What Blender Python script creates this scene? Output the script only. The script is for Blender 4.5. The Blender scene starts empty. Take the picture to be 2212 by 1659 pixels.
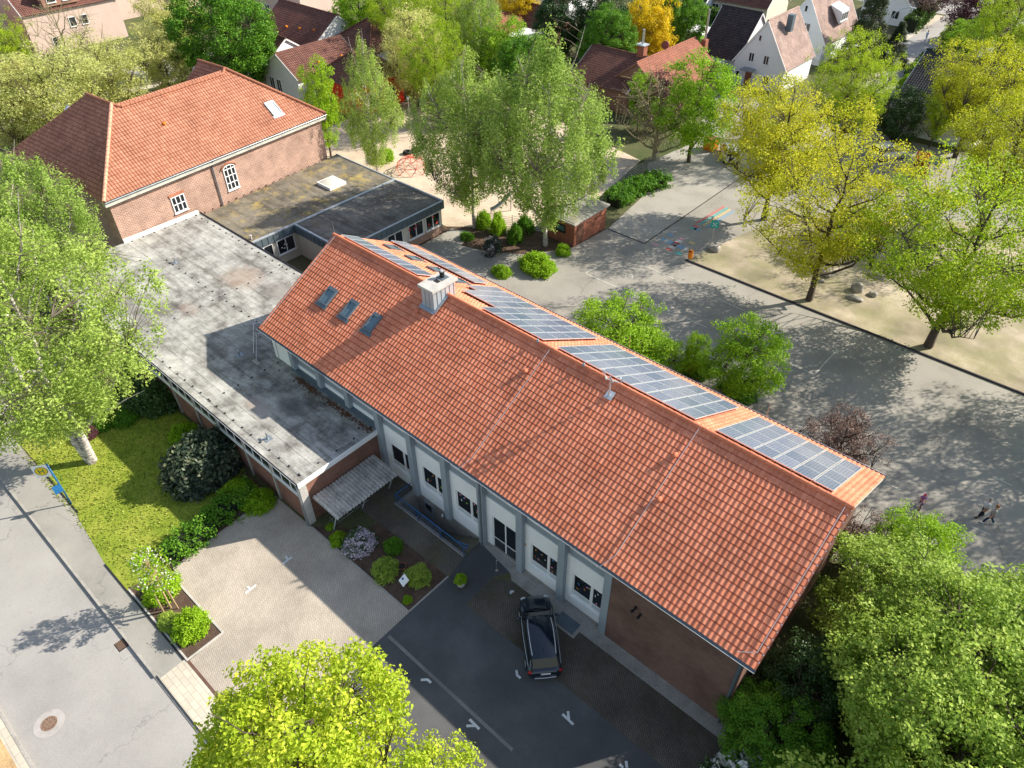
import bpy, bmesh, math, random
import numpy as np
from mathutils import Vector, Matrix
from mathutils.geometry import tessellate_polygon
R = math.radians
scene = bpy.context.scene
col = scene.collection
random.seed(7); rng = np.random.default_rng(7)

# ------------------------------------------------------------------ camera
CF, CX, CY, CZ = 1568.2, 39.878, -18.231, 35.9
PITCH, ROLL, YAW = R(40.944), R(-.598), R(-42.111)
_f = np.array([math.sin(YAW)*math.cos(PITCH), math.cos(YAW)*math.cos(PITCH), -math.sin(PITCH)])
_r0 = np.array([math.cos(YAW), -math.sin(YAW), 0.]); _u0 = np.cross(_r0, _f)
_r = math.cos(ROLL)*_r0 + math.sin(ROLL)*_u0; _u = -math.sin(ROLL)*_r0 + math.cos(ROLL)*_u0
cd = bpy.data.cameras.new('camera'); cam = bpy.data.objects.new('camera', cd); col.objects.link(cam)
cd.sensor_width = 36; cd.lens = CF/2212*36; cd.clip_end = 2000
M = Matrix(((_r[0], _u[0], -_f[0], CX), (_r[1], _u[1], -_f[1], CY), (_r[2], _u[2], -_f[2], CZ), (0, 0, 0, 1)))
cam.matrix_world = M
scene.camera = cam
def G(x, y, z=0.):
    'world point at height z that the surveyed photo pixel (2212 wide) looks at'
    d = _f + (x-1106)/CF*_r - (y-829.5)/CF*_u
    t = (z-CZ)/d[2]
    return (CX+d[0]*t, CY+d[1]*t, z)
def cr(c, x, y): return ((c[0]+x*c[2]/2212)*.643023, (c[1]+y*c[2]/2212)*.643023)
# ------------------------------------------------------------------ light
SUN_EL, SH = R(32.5), (-.537, -.843)
w = bpy.data.worlds.new('World'); scene.world = w; w.use_nodes = True
nt = w.node_tree; nt.nodes.clear()
sky = nt.nodes.new('ShaderNodeTexSky'); sky.sky_type = 'NISHITA'; sky.sun_disc = False
sky.sun_elevation = SUN_EL; sky.sun_rotation = math.atan2(-SH[0], -SH[1])
sky.air_density = 1.0; sky.dust_density = .6; sky.ozone_density = 1.0
bg = nt.nodes.new('ShaderNodeBackground'); bg.inputs[1].default_value = .12
wo = nt.nodes.new('ShaderNodeOutputWorld')
hs = nt.nodes.new('ShaderNodeHueSaturation'); hs.inputs['Saturation'].default_value = .72
nt.links.new(sky.outputs[0], hs.inputs['Color']); nt.links.new(hs.outputs[0], bg.inputs[0]); nt.links.new(bg.outputs[0], wo.inputs[0])
sd = bpy.data.lights.new('sun', 'SUN'); sd.energy = 5.0; sd.angle = R(.55); sd.color = (1, .925, .79)
so = bpy.data.objects.new('sun', sd); col.objects.link(so)
ce = math.cos(SUN_EL)
so.rotation_euler = Vector((SH[0]*ce, SH[1]*ce, -math.sin(SUN_EL))).to_track_quat('-Z', 'Y').to_euler()
so.location = (0, 0, 60)
vs = scene.view_settings; vs.view_transform = 'Standard'; vs.look = 'None'; vs.gamma = 1; vs.exposure = .9
scene.render.engine = 'CYCLES'

# ------------------------------------------------------------------ materials
def nodes(name):
    m = bpy.data.materials.new(name); m.use_nodes = True; t = m.node_tree
    return m, t, t.nodes['Principled BSDF']
def N(t, kind, **kw):
    n = t.nodes.new('ShaderNode'+kind)
    for k, v in kw.items():
        if k.startswith('i'):
            n.inputs[int(k[1:])].default_value = v
        else: setattr(n, k, v)
    return n
def noise(t, scale, detail=4, rough=.6, vec=None):
    n = t.nodes.new('ShaderNodeTexNoise'); n.inputs['Scale'].default_value = scale
    n.inputs['Detail'].default_value = detail; n.inputs['Roughness'].default_value = rough
    if vec is None:
        g = t.nodes.new('ShaderNodeNewGeometry'); vec = g.outputs['Position']
    t.links.new(vec, n.inputs['Vector']); return n
def ramp(t, src, stops):
    r = t.nodes.new('ShaderNodeValToRGB'); el = r.color_ramp.elements
    while len(el) < len(stops): el.new(.5)
    for e, (p, c) in zip(el, stops): e.position = p; e.color = (*c, 1) if len(c) == 3 else c
    t.links.new(src, r.inputs[0]); return r
def mix(t, a, b, fac, mode='MIX'):
    m = t.nodes.new('ShaderNodeMix'); m.data_type = 'RGBA'; m.blend_type = mode
    for s, v in ((6, a), (7, b), (0, fac)):
        if hasattr(v, 'is_linked'): t.links.new(v, m.inputs[s])
        else: m.inputs[s].default_value = (*v, 1) if isinstance(v, (tuple, list)) else v
    return m.outputs[2]
def bump(t, b, src, strength=.3, dist=.02):
    n = t.nodes.new('ShaderNodeBump'); n.inputs['Strength'].default_value = strength; n.inputs['Distance'].default_value = dist
    t.links.new(src, n.inputs['Height']); t.links.new(n.outputs[0], b.inputs['Normal'])
def dk(c, f): return tuple(x*f for x in c)
def plain(name, c, rough=.7, metal=0., var=.25, scale=1.5, fine=0., spec=.3, bmp=0.):
    m, t, b = nodes(name)
    b.inputs['Roughness'].default_value = rough; b.inputs['Metallic'].default_value = metal
    b.inputs['Specular IOR Level'].default_value = spec
    n = noise(t, scale, 6)
    r = ramp(t, n.outputs[0], [(.3, dk(c, 1-var)), (.5, c), (.7, dk(c, 1+var*.6))])
    o = r.outputs[0]
    if fine:
        n2 = noise(t, fine, 3); r2 = ramp(t, n2.outputs[0], [(.35, (.7, .7, .7)), (.65, (1.2, 1.2, 1.2))])
        o = mix(t, o, r2.outputs[0], .8, 'MULTIPLY')
    t.links.new(o, b.inputs['Base Color'])
    if bmp: bump(t, b, noise(t, fine or scale*8, 3).outputs[0], bmp)
    return m
def wall_uv(t):
    g = t.nodes.new('ShaderNodeNewGeometry'); s = t.nodes.new('ShaderNodeSeparateXYZ'); t.links.new(g.outputs['Position'], s.inputs[0])
    sn = t.nodes.new('ShaderNodeSeparateXYZ'); t.links.new(g.outputs['Normal'], sn.inputs[0])
    a = N(t, 'Math', operation='ABSOLUTE'); t.links.new(sn.outputs[0], a.inputs[0])
    gt = N(t, 'Math', operation='GREATER_THAN', i1=.6); t.links.new(a.outputs[0], gt.inputs[0])
    mx = t.nodes.new('ShaderNodeMix'); mx.data_type = 'FLOAT'
    t.links.new(gt.outputs[0], mx.inputs[0]); t.links.new(s.outputs[0], mx.inputs[2]); t.links.new(s.outputs[1], mx.inputs[3])
    cb = t.nodes.new('ShaderNodeCombineXYZ'); t.links.new(mx.outputs[0], cb.inputs[0]); t.links.new(s.outputs[2], cb.inputs[1])
    return cb.outputs[0]
def brickmat(name, c1, c2, mortar, stain=.35, w=.25, h=.083, ms=.012, rough=.85):
    m, t, b = nodes(name); b.inputs['Roughness'].default_value = rough; b.inputs['Specular IOR Level'].default_value = .2
    br = t.nodes.new('ShaderNodeTexBrick'); br.inputs['Scale'].default_value = 1
    t.links.new(wall_uv(t), br.inputs['Vector'])
    for k, v in (('Color1', c1), ('Color2', c2), ('Mortar', mortar)): br.inputs[k].default_value = (*v, 1)
    br.inputs['Mortar Size'].default_value = ms; br.inputs['Brick Width'].default_value = w; br.inputs['Row Height'].default_value = h
    br.inputs['Bias'].default_value = -.1
    n = noise(t, .55, 6, .7); r = ramp(t, n.outputs[0], [(.3, (1-stain,)*3), (.6, (1.05,)*3)])
    t.links.new(mix(t, br.outputs[0], r.outputs[0], 1., 'MULTIPLY'), b.inputs['Base Color'])
    bump(t, b, br.outputs[1], .4, -.01)
    return m
def flatuv(t, ang=0., scale=1.):
    g = t.nodes.new('ShaderNodeNewGeometry'); mp = t.nodes.new('ShaderNodeMapping')
    mp.inputs['Rotation'].default_value = (0, 0, ang); mp.inputs['Scale'].default_value = (scale,)*3
    t.links.new(g.outputs['Position'], mp.inputs[0]); return mp.outputs[0]
def pavermat(name, c1, c2, mortar, ang=R(45), w=.21, h=.105, stain=(.25, .35), green=None):
    m, t, b = nodes(name); b.inputs['Roughness'].default_value = .85; b.inputs['Specular IOR Level'].default_value = .25
    br = t.nodes.new('ShaderNodeTexBrick'); br.inputs['Scale'].default_value = 1
    t.links.new(flatuv(t, ang), br.inputs['Vector'])
    for k, v in (('Color1', c1), ('Color2', c2), ('Mortar', mortar)): br.inputs[k].default_value = (*v, 1)
    br.inputs['Mortar Size'].default_value = .012; br.inputs['Brick Width'].default_value = w; br.inputs['Row Height'].default_value = h
    n = noise(t, stain[1], 8, .65); r = ramp(t, n.outputs[0], [(.35, (1-stain[0],)*3), (.62, (1.06,)*3)])
    o = mix(t, br.outputs[0], r.outputs[0], 1., 'MULTIPLY')
    if green:
        n3 = noise(t, .45, 5, .7); r3 = ramp(t, n3.outputs[0], [(.5, (0, 0, 0)), (.68, (.6, .6, .6))])
        o = mix(t, o, green, r3.outputs[0])
    t.links.new(o, b.inputs['Base Color']); return m
def asphalt(name, c, stain=.2, crack=True, light=1.15, rough=.85):
    m, t, b = nodes(name); b.inputs['Roughness'].default_value = rough; b.inputs['Specular IOR Level'].default_value = .3
    n = noise(t, .22, 8, .62); r = ramp(t, n.outputs[0], [(.32, dk(c, 1-stain)), (.5, c), (.68, dk(c, light))])
    n2 = noise(t, 28, 2); r2 = ramp(t, n2.outputs[0], [(.3, (.86,)*3), (.7, (1.12,)*3)])
    o = mix(t, r.outputs[0], r2.outputs[0], 1., 'MULTIPLY')
    n4 = noise(t, 2.2, 5); r4 = ramp(t, n4.outputs[0], [(.62, (1, 1, 1)), (.75, (.88, .87, .86))])
    o = mix(t, o, r4.outputs[0], 1., 'MULTIPLY')
    if crack:
        v = t.nodes.new('ShaderNodeTexVoronoi'); v.feature = 'DISTANCE_TO_EDGE'; v.inputs['Scale'].default_value = .09
        nz = noise(t, .9, 5); ad = N(t, 'VectorMath', operation='MULTIPLY_ADD'); ad.inputs[1].default_value = (2.2, 2.2, 0)
        g = t.nodes.new('ShaderNodeNewGeometry'); t.links.new(nz.outputs[1], ad.inputs[0]); t.links.new(g.outputs['Position'], ad.inputs[2])
        t.links.new(ad.outputs[0], v.inputs['Vector'])
        r3 = ramp(t, v.outputs[0], [(.0, (.62,)*3), (.0035, (1, 1, 1))])
        o = mix(t, o, r3.outputs[0], .8, 'MULTIPLY')
    t.links.new(o, b.inputs['Base Color']); return m
def groundmat(name, stops, scale=.5, fine=18., rough=.95, bmp=.4):
    m, t, b = nodes(name); b.inputs['Roughness'].default_value = rough; b.inputs['Specular IOR Level'].default_value = .1
    n = noise(t, scale, 10, .68); r = ramp(t, n.outputs[0], stops)
    n2 = noise(t, fine, 4, .8); r2 = ramp(t, n2.outputs[0], [(.32, (.62,)*3), (.68, (1.3,)*3)])
    t.links.new(mix(t, r.outputs[0], r2.outputs[0], 1., 'MULTIPLY'), b.inputs['Base Color'])
    bump(t, b, n2.outputs[0], bmp, .05); return m
def tilemat(name, c1, c2, stain=.25, rough=.75, moss=None, bumpy=False):
    m, t, b = nodes(name); b.inputs['Roughness'].default_value = rough; b.inputs['Specular IOR Level'].default_value = .3
    a = t.nodes.new('ShaderNodeAttribute'); a.attribute_name = 'v'
    r = ramp(t, a.outputs['Fac'], [(0, c1), (1, c2)])
    n = noise(t, .5, 7, .7); r2 = ramp(t, n.outputs[0], [(.3, (1-stain,)*3), (.62, (1.05,)*3)])
    o = mix(t, r.outputs[0], r2.outputs[0], 1., 'MULTIPLY')
    n3 = noise(t, 9, 4, .7); r3 = ramp(t, n3.outputs[0], [(.35, (.88,)*3), (.65, (1.08,)*3)])
    o = mix(t, o, r3.outputs[0], 1., 'MULTIPLY')
    if moss:
        n4 = noise(t, 1.3, 6, .75); r4 = ramp(t, n4.outputs[0], [(.55, (0, 0, 0)), (.72, (.7, .7, .7))])
        o = mix(t, o, moss, r4.outputs[0])
    t.links.new(o, b.inputs['Base Color']); return m
def leafmat(name, cs, trans=.35, rough=.55, hue=.5):
    m, t, b = nodes(name); out = t.nodes['Material Output']
    b.inputs['Roughness'].default_value = rough; b.inputs['Specular IOR Level'].default_value = .25
    a = t.nodes.new('ShaderNodeAttribute'); a.attribute_name = 'v'
    k = len(cs)-1
    r = ramp(t, a.outputs['Fac'], [(i/k, c) for i, c in enumerate(cs)])
    oi = t.nodes.new('ShaderNodeObjectInfo')
    r2 = ramp(t, oi.outputs['Random'], [(0, (.86, .9, .84)), (1, (1.12, 1.06, 1.08))])
    o = mix(t, r.outputs[0], r2.outputs[0], 1., 'MULTIPLY')
    t.links.new(o, b.inputs['Base Color'])
    tr = t.nodes.new('ShaderNodeBsdfTranslucent'); t.links.new(o, tr.inputs[0])
    ms = t.nodes.new('ShaderNodeMixShader'); ms.inputs[0].default_value = trans
    t.links.new(b.outputs[0], ms.inputs[1]); t.links.new(tr.outputs[0], ms.inputs[2]); t.links.new(ms.outputs[0], out.inputs[0])
    return m
def glassmat(name, c=(.015, .02, .025), rough=.06, spec=.6):
    m, t, b = nodes(name); b.inputs['Base Color'].default_value = (*c, 1); b.inputs['Roughness'].default_value = rough
    b.inputs['Specular IOR Level'].default_value = spec; return m

M_ = {}
M_['tile'] = tilemat('roof tile', (.60, .19, .10), (.74, .27, .155), .24)
M_['tile_old'] = tilemat('old roof tile', (.36, .145, .085), (.46, .20, .125), .28)
M_['tile_brown'] = tilemat('brown tile', (.15, .065, .05), (.20, .09, .07), .25)
M_['tile_orange'] = tilemat('orange tile', (.30, .11, .07), (.38, .145, .09), .22)
M_['tile_dark'] = tilemat('dark tile', (.045, .035, .04), (.075, .055, .055), .3)
M_['tile_pink'] = tilemat('weathered tile', (.42, .28, .24), (.50, .36, .31), .45, moss=(.30, .24, .19))
M_['tile_black'] = tilemat('black tile', (.03, .032, .038), (.05, .05, .055), .3)
M_['brick_main'] = brickmat('main brick', (.185, .095, .072), (.24, .125, .095), (.15, .12, .105))
M_['brick_hall'] = brickmat('hall brick', (.21, .085, .06), (.28, .12, .08), (.2, .15, .12))
M_['brick_old'] = brickmat('old brick', (.33, .145, .095), (.44, .22, .15), (.52, .44, .38), .35, w=.36, h=.13, ms=.024)
M_['brick_shed'] = brickmat('shed brick', (.30, .105, .065), (.35, .13, .08), (.27, .12, .08), .3)
M_['brick_far'] = brickmat('far brick', (.28, .12, .08), (.33, .15, .1), (.3, .22, .18), .25)
M_['plaster'] = plain('white plaster', (.86, .86, .86), .85, var=.06, scale=.6)
M_['cream'] = plain('cream plaster', (.62, .58, .48), .85, var=.08)
M_['white'] = plain('white paint', (.78, .78, .78), .5, var=.05)
M_['whitewall'] = plain('white wall', (.76, .77, .78), .85, var=.05, scale=.4)
M_['redwall'] = plain('red wall', (.68, .045, .015), .8, var=.08, scale=.5)
M_['pinkwall'] = plain('pinkish wall', (.55, .42, .36), .85, var=.08, scale=.4)
M_['grey_pil'] = plain('grey paint', (.30, .34, .38), .7, var=.06, scale=.8)
M_['zinc'] = plain('zinc', (.32, .36, .40), .45, .6, var=.12)
M_['zinc_dark'] = plain('dark zinc', (.13, .17, .20), .5, .3, var=.12, scale=2)
M_['zinc_light'] = plain('light zinc', (.50, .55, .60), .4, .4, var=.1)
M_['alu'] = plain('bright metal', (.72, .74, .76), .35, .6, var=.05)
M_['steel'] = plain('steel', (.5, .52, .54), .35, .8, var=.08)
M_['concrete'] = plain('concrete', (.36, .34, .31), .9, var=.25, scale=1.2, fine=20)
M_['concrete_light'] = plain('light concrete', (.48, .46, .43), .9, var=.2, scale=1.5, fine=20)
M_['dark'] = plain('dark', (.02, .02, .022), .7, var=.2)
M_['rubber'] = plain('rubber', (.02, .02, .02), .8, var=.2)
M_['glass'] = glassmat('window glass')
M_['glass_sky'] = glassmat('skylight glass', (.10, .17, .21), .12, .8)
M_['glass_light'] = plain('pale glass', (.55, .60, .62), .3, var=.1)
M_['blue'] = plain('blue metal', (.02, .13, .33), .45, var=.1)
M_['blue_dark'] = plain('dark blue metal', (.01, .06, .14), .5, var=.1)
M_['wood'] = plain('wood', (.42, .30, .17), .8, var=.25, scale=6)
M_['bark'] = plain('bark', (.085, .065, .05), .95, var=.4, scale=5, fine=30, bmp=.5)
M_['bark_light'] = plain('yellowish bark', (.26, .22, .13), .95, var=.35, scale=5)
M_['orange'] = plain('orange paint', (.75, .22, .01), .45, var=.06)
M_['mulch'] = groundmat('bark mulch', [(.3, (.07, .045, .033)), (.55, (.12, .08, .06)), (.75, (.17, .115, .085))], 1.5, 22)
M_['lawn'] = groundmat('lawn grass', [(.3, (.13, .19, .022)), (.45, (.20, .26, .03)), (.6, (.29, .32, .05)), (.78, (.40, .38, .12))], .4, 10)
M_['garden'] = groundmat('garden grass', [(.3, (.10, .22, .02)), (.6, (.16, .30, .03)), (.8, (.2, .3, .05))], .3, 8)
M_['earth'] = groundmat('earth', [(.3, (.06, .09, .03)), (.55, (.12, .12, .06)), (.75, (.2, .17, .11))], .15, 6)
M_['asph_street'] = asphalt('street asphalt', (.335, .32, .305), .14, light=1.1)
M_['asph_pave'] = asphalt('pavement asphalt', (.30, .285, .26), .2, light=1.15)
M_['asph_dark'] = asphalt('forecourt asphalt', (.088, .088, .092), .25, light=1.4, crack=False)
M_['asph_yard'] = asphalt('yard asphalt', (.30, .28, .25), .22, light=1.12)
M_['asph_yard2'] = asphalt('upper yard asphalt', (.34, .32, .285), .2, light=1.1)
M_['paver_light'] = pavermat('light herringbone pavers', (.44, .38, .32), (.50, .44, .37), (.30, .26, .22), stain=(.22, .3))
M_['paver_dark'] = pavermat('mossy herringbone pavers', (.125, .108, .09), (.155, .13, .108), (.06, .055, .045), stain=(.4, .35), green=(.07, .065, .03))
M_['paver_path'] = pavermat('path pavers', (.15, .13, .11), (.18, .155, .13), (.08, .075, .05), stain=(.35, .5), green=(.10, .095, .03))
M_['paver_slab'] = pavermat('driveway slabs', (.50, .45, .37), (.56, .50, .41), (.33, .29, .24), ang=0, w=.6, h=.3, stain=(.12, .4))
M_['sand'] = groundmat('sand', [(.3, (.40, .32, .24)), (.5, (.56, .45, .35)), (.75, (.70, .58, .46))], .3, 9, bmp=.2)

def sandy():
    m, t, b = nodes('trodden sandy earth with thin grass'); b.inputs['Roughness'].default_value = .95
    n = noise(t, .22, 6, .6); r = ramp(t, n.outputs[0], [(.36, (.19, .165, .11)), (.5, (.32, .265, .195)), (.66, (.52, .43, .34))])
    n2 = noise(t, 7, 6, .85); r2 = ramp(t, n2.outputs[0], [(.4, (0, 0, 0)), (.62, (1, 1, 1))])
    n3 = noise(t, .35, 5); r3 = ramp(t, n3.outputs[0], [(.42, (.75, .75, .75)), (.6, (.05, .05, .05))])
    f = mix(t, r2.outputs[0], r3.outputs[0], 1., 'MULTIPLY')
    t.links.new(mix(t, r.outputs[0], (.22, .23, .075), f), b.inputs['Base Color'])
    bump(t, b, n2.outputs[0], .3, .04); return m
M_['sandy'] = sandy()
def felt(name, base, dark, seams=(14., 1.05), ang=0., moss=None, patch=None):
    m, t, b = nodes(name); b.inputs['Roughness'].default_value = .8; b.inputs['Specular IOR Level'].default_value = .35
    br = t.nodes.new('ShaderNodeTexBrick'); br.inputs['Scale'].default_value = 1
    t.links.new(flatuv(t, ang), br.inputs['Vector'])
    br.inputs['Color1'].default_value = (1, 1, 1, 1); br.inputs['Color2'].default_value = (.93, .93, .94, 1); br.inputs['Mortar'].default_value = (.36, .35, .35, 1)
    br.inputs['Mortar Size'].default_value = .014; br.inputs['Brick Width'].default_value = seams[0]; br.inputs['Row Height'].default_value = seams[1]
    n = noise(t, .38, 9, .74); r = ramp(t, n.outputs[0], [(.38, dk(dark, .8)), (.49, dk(base, .72)), (.6, base), (.75, dk(base, 1.12))])
    o = mix(t, br.outputs[0], r.outputs[0], 1., 'MULTIPLY')
    n2 = noise(t, 3.5, 8, .75); r2 = ramp(t, n2.outputs[0], [(.35, (.78,)*3), (.6, (1.08,)*3)])
    o = mix(t, o, r2.outputs[0], .9, 'MULTIPLY')
    g9 = t.nodes.new('ShaderNodeNewGeometry'); m9 = t.nodes.new('ShaderNodeMapping'); m9.inputs['Scale'].default_value = (.22, 1.7, 1); t.links.new(g9.outputs['Position'], m9.inputs[0])
    n9 = noise(t, .8, 8, .75, m9.outputs[0]); r9 = ramp(t, n9.outputs[0], [(.38, (.55, .53, .5)), (.5, (1, 1, 1)), (.62, (1.12, 1.12, 1.1))]); o = mix(t, o, r9.outputs[0], .8, 'MULTIPLY')
    if moss:
        n3 = noise(t, .5, 9, .75); r3 = ramp(t, n3.outputs[0], [(.52, (0, 0, 0)), (.66, (.75,)*3)])
        o = mix(t, o, moss, r3.outputs[0])
    if patch:
        for (px, py, rad, pc, am) in patch:
            g = t.nodes.new('ShaderNodeNewGeometry'); sb = N(t, 'VectorMath', operation='SUBTRACT'); sb.inputs[1].default_value = (px, py, 3.8)
            t.links.new(g.outputs['Position'], sb.inputs[0]); sc = N(t, 'VectorMath', operation='MULTIPLY'); sc.inputs[1].default_value = (1/rad[0], 1/rad[1], 0); t.links.new(sb.outputs[0], sc.inputs[0])
            ln = N(t, 'VectorMath', operation='LENGTH'); t.links.new(sc.outputs[0], ln.inputs[0])
            nz = noise(t, 1.6, 6, .7); ad = N(t, 'Math', operation='ADD'); t.links.new(ln.outputs['Value'], ad.inputs[0])
            mm = N(t, 'Math', operation='MULTIPLY', i1=1.5); t.links.new(nz.outputs[0], mm.inputs[0]); t.links.new(mm.outputs[0], ad.inputs[1])
            rr = ramp(t, ad.outputs[0], [(.95 if False else .0, (am,)*3), (1.0, (0, 0, 0))]); rr.color_ramp.elements[0].position = .0
            mr = N(t, 'MapRange'); mr.inputs['From Min'].default_value = 1.15; mr.inputs['From Max'].default_value = 1.75; mr.inputs['To Min'].default_value = am; mr.inputs['To Max'].default_value = 0
            t.links.new(ad.outputs[0], mr.inputs['Value'])
            o = mix(t, o, pc, mr.outputs[0])
    t.links.new(o, b.inputs['Base Color']); return m
M_['felt'] = felt('grey roofing felt', (.48, .47, .44), (.20, .185, .17), patch=[(-10.3, 4.6, (2.4, 1.8), (.34, .26, .20), .65), (-5.0, 5.5, (3.5, 1.6), (.25, .23, .215), .7), (-9.5, -.6, (1.2, .8), (.27, .20, .16), .5), (5.6, -2.0, (1.6, 1.0), (.12, .11, .11), .7), (4.2, -3.4, (1.8, .7), (.33, .27, .24), .7), (-17., -3.6, (3.5, 1.0), (.30, .23, .19), .5), (-1.5, -.5, (1.6, 1.2), (.15, .14, .14), .7)])
M_['felt_moss'] = felt('mossy roofing felt', (.25, .22, .17), (.13, .12, .10), moss=(.46, .34, .09), seams=(4., 1.2))
M_['felt_dark'] = felt('dark roofing felt', (.23, .215, .19), (.13, .12, .11), moss=(.17, .12, .075), seams=(4., 1.2))
M_['solar'] = None
def solar():
    m, t, b = nodes('solar cells'); b.inputs['Roughness'].default_value = .12; b.inputs['Specular IOR Level'].default_value = .9
    g = t.nodes.new('ShaderNodeTexCoord'); br = t.nodes.new('ShaderNodeTexBrick'); br.offset = 0
    mp = t.nodes.new('ShaderNodeMapping'); t.links.new(g.outputs['Object'], mp.inputs[0]); t.links.new(mp.outputs[0], br.inputs['Vector'])
    br.inputs['Scale'].default_value = 1; br.inputs['Brick Width'].default_value = .16; br.inputs['Row Height'].default_value = .16; br.inputs['Mortar Size'].default_value = .006
    br.inputs['Color1'].default_value = (.10, .135, .20, 1); br.inputs['Color2'].default_value = (.125, .16, .235, 1); br.inputs['Mortar'].default_value = (.30, .34, .40, 1)
    oi = t.nodes.new('ShaderNodeObjectInfo'); r2 = ramp(t, oi.outputs['Random'], [(0, (.75, .8, .85)), (1, (1.3, 1.2, 1.15))])
    t.links.new(mix(t, br.outputs[0], r2.outputs[0], 1., 'MULTIPLY'), b.inputs['Base Color']); return m
M_['solar'] = solar()
LF = {
 'birch': leafmat('birch leaves', [(.22, .33, .055), (.34, .48, .09), (.50, .62, .17)], .45),
 'lime': leafmat('fresh maple leaves', [(.26, .40, .02), (.42, .55, .035), (.60, .66, .07)], .45),
 'oak': leafmat('young oak leaves', [(.30, .36, .015), (.46, .50, .02), (.62, .60, .04)], .45),
 'oakgreen': leafmat('green maple leaves', [(.22, .36, .015), (.36, .50, .02), (.50, .60, .035)], .45),
 'chestnut': leafmat('chestnut leaves', [(.07, .19, .012), (.12, .29, .02), (.20, .38, .03)], .35),
 'pale': leafmat('pale young leaves', [(.46, .50, .13), (.62, .64, .22), (.76, .76, .34)], .55),
 'green': leafmat('mid green leaves', [(.19, .31, .035), (.32, .46, .065), (.52, .63, .13)], .4),
 'bush': leafmat('bright bush leaves', [(.18, .36, .01), (.28, .48, .015), (.36, .54, .03)], .4),
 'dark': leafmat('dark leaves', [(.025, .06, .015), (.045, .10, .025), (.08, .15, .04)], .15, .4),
 'conifer': leafmat('conifer needles', [(.03, .055, .02), (.055, .085, .03), (.09, .12, .045)], .1),
 'rhodo': leafmat('grey green shrub leaves', [(.018, .035, .022), (.05, .075, .05), (.20, .21, .12)], .1, .4),
 'yellow': leafmat('yellow leaves', [(.50, .42, .01), (.66, .52, .012), (.78, .62, .02)], .4),
 'purple': leafmat('purple leaves', [(.07, .02, .035), (.11, .035, .05), (.17, .06, .07)], .2),
 'copper': leafmat('brown purple leaves', [(.11, .06, .055), (.19, .12, .10), (.27, .19, .15)], .25),
 'blossom': leafmat('white blossom', [(.62, .60, .62), (.78, .76, .76), (.85, .84, .85)], .3),
 'lilac': leafmat('pale lilac blossom', [(.50, .42, .54), (.68, .60, .70), (.80, .74, .80)], .3),
 'hedge': leafmat('hedge leaves', [(.05, .12, .018), (.09, .18, .025), (.14, .24, .04)], .2),
}
def birchbark():
    m, t, b = nodes('birch bark'); b.inputs['Roughness'].default_value = .8
    g = t.nodes.new('ShaderNodeNewGeometry'); mp = t.nodes.new('ShaderNodeMapping'); mp.inputs['Scale'].default_value = (2.5, 2.5, 9)
    t.links.new(g.outputs['Position'], mp.inputs[0]); n = noise(t, 1.2, 5, .7, mp.outputs[0])
    r = ramp(t, n.outputs[0], [(.38, (.09, .07, .06)), (.48, (.40, .36, .32)), (.6, (.62, .58, .54))])
    t.links.new(r.outputs[0], b.inputs['Base Color']); return m
M_['birchbark'] = birchbark()

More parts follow.
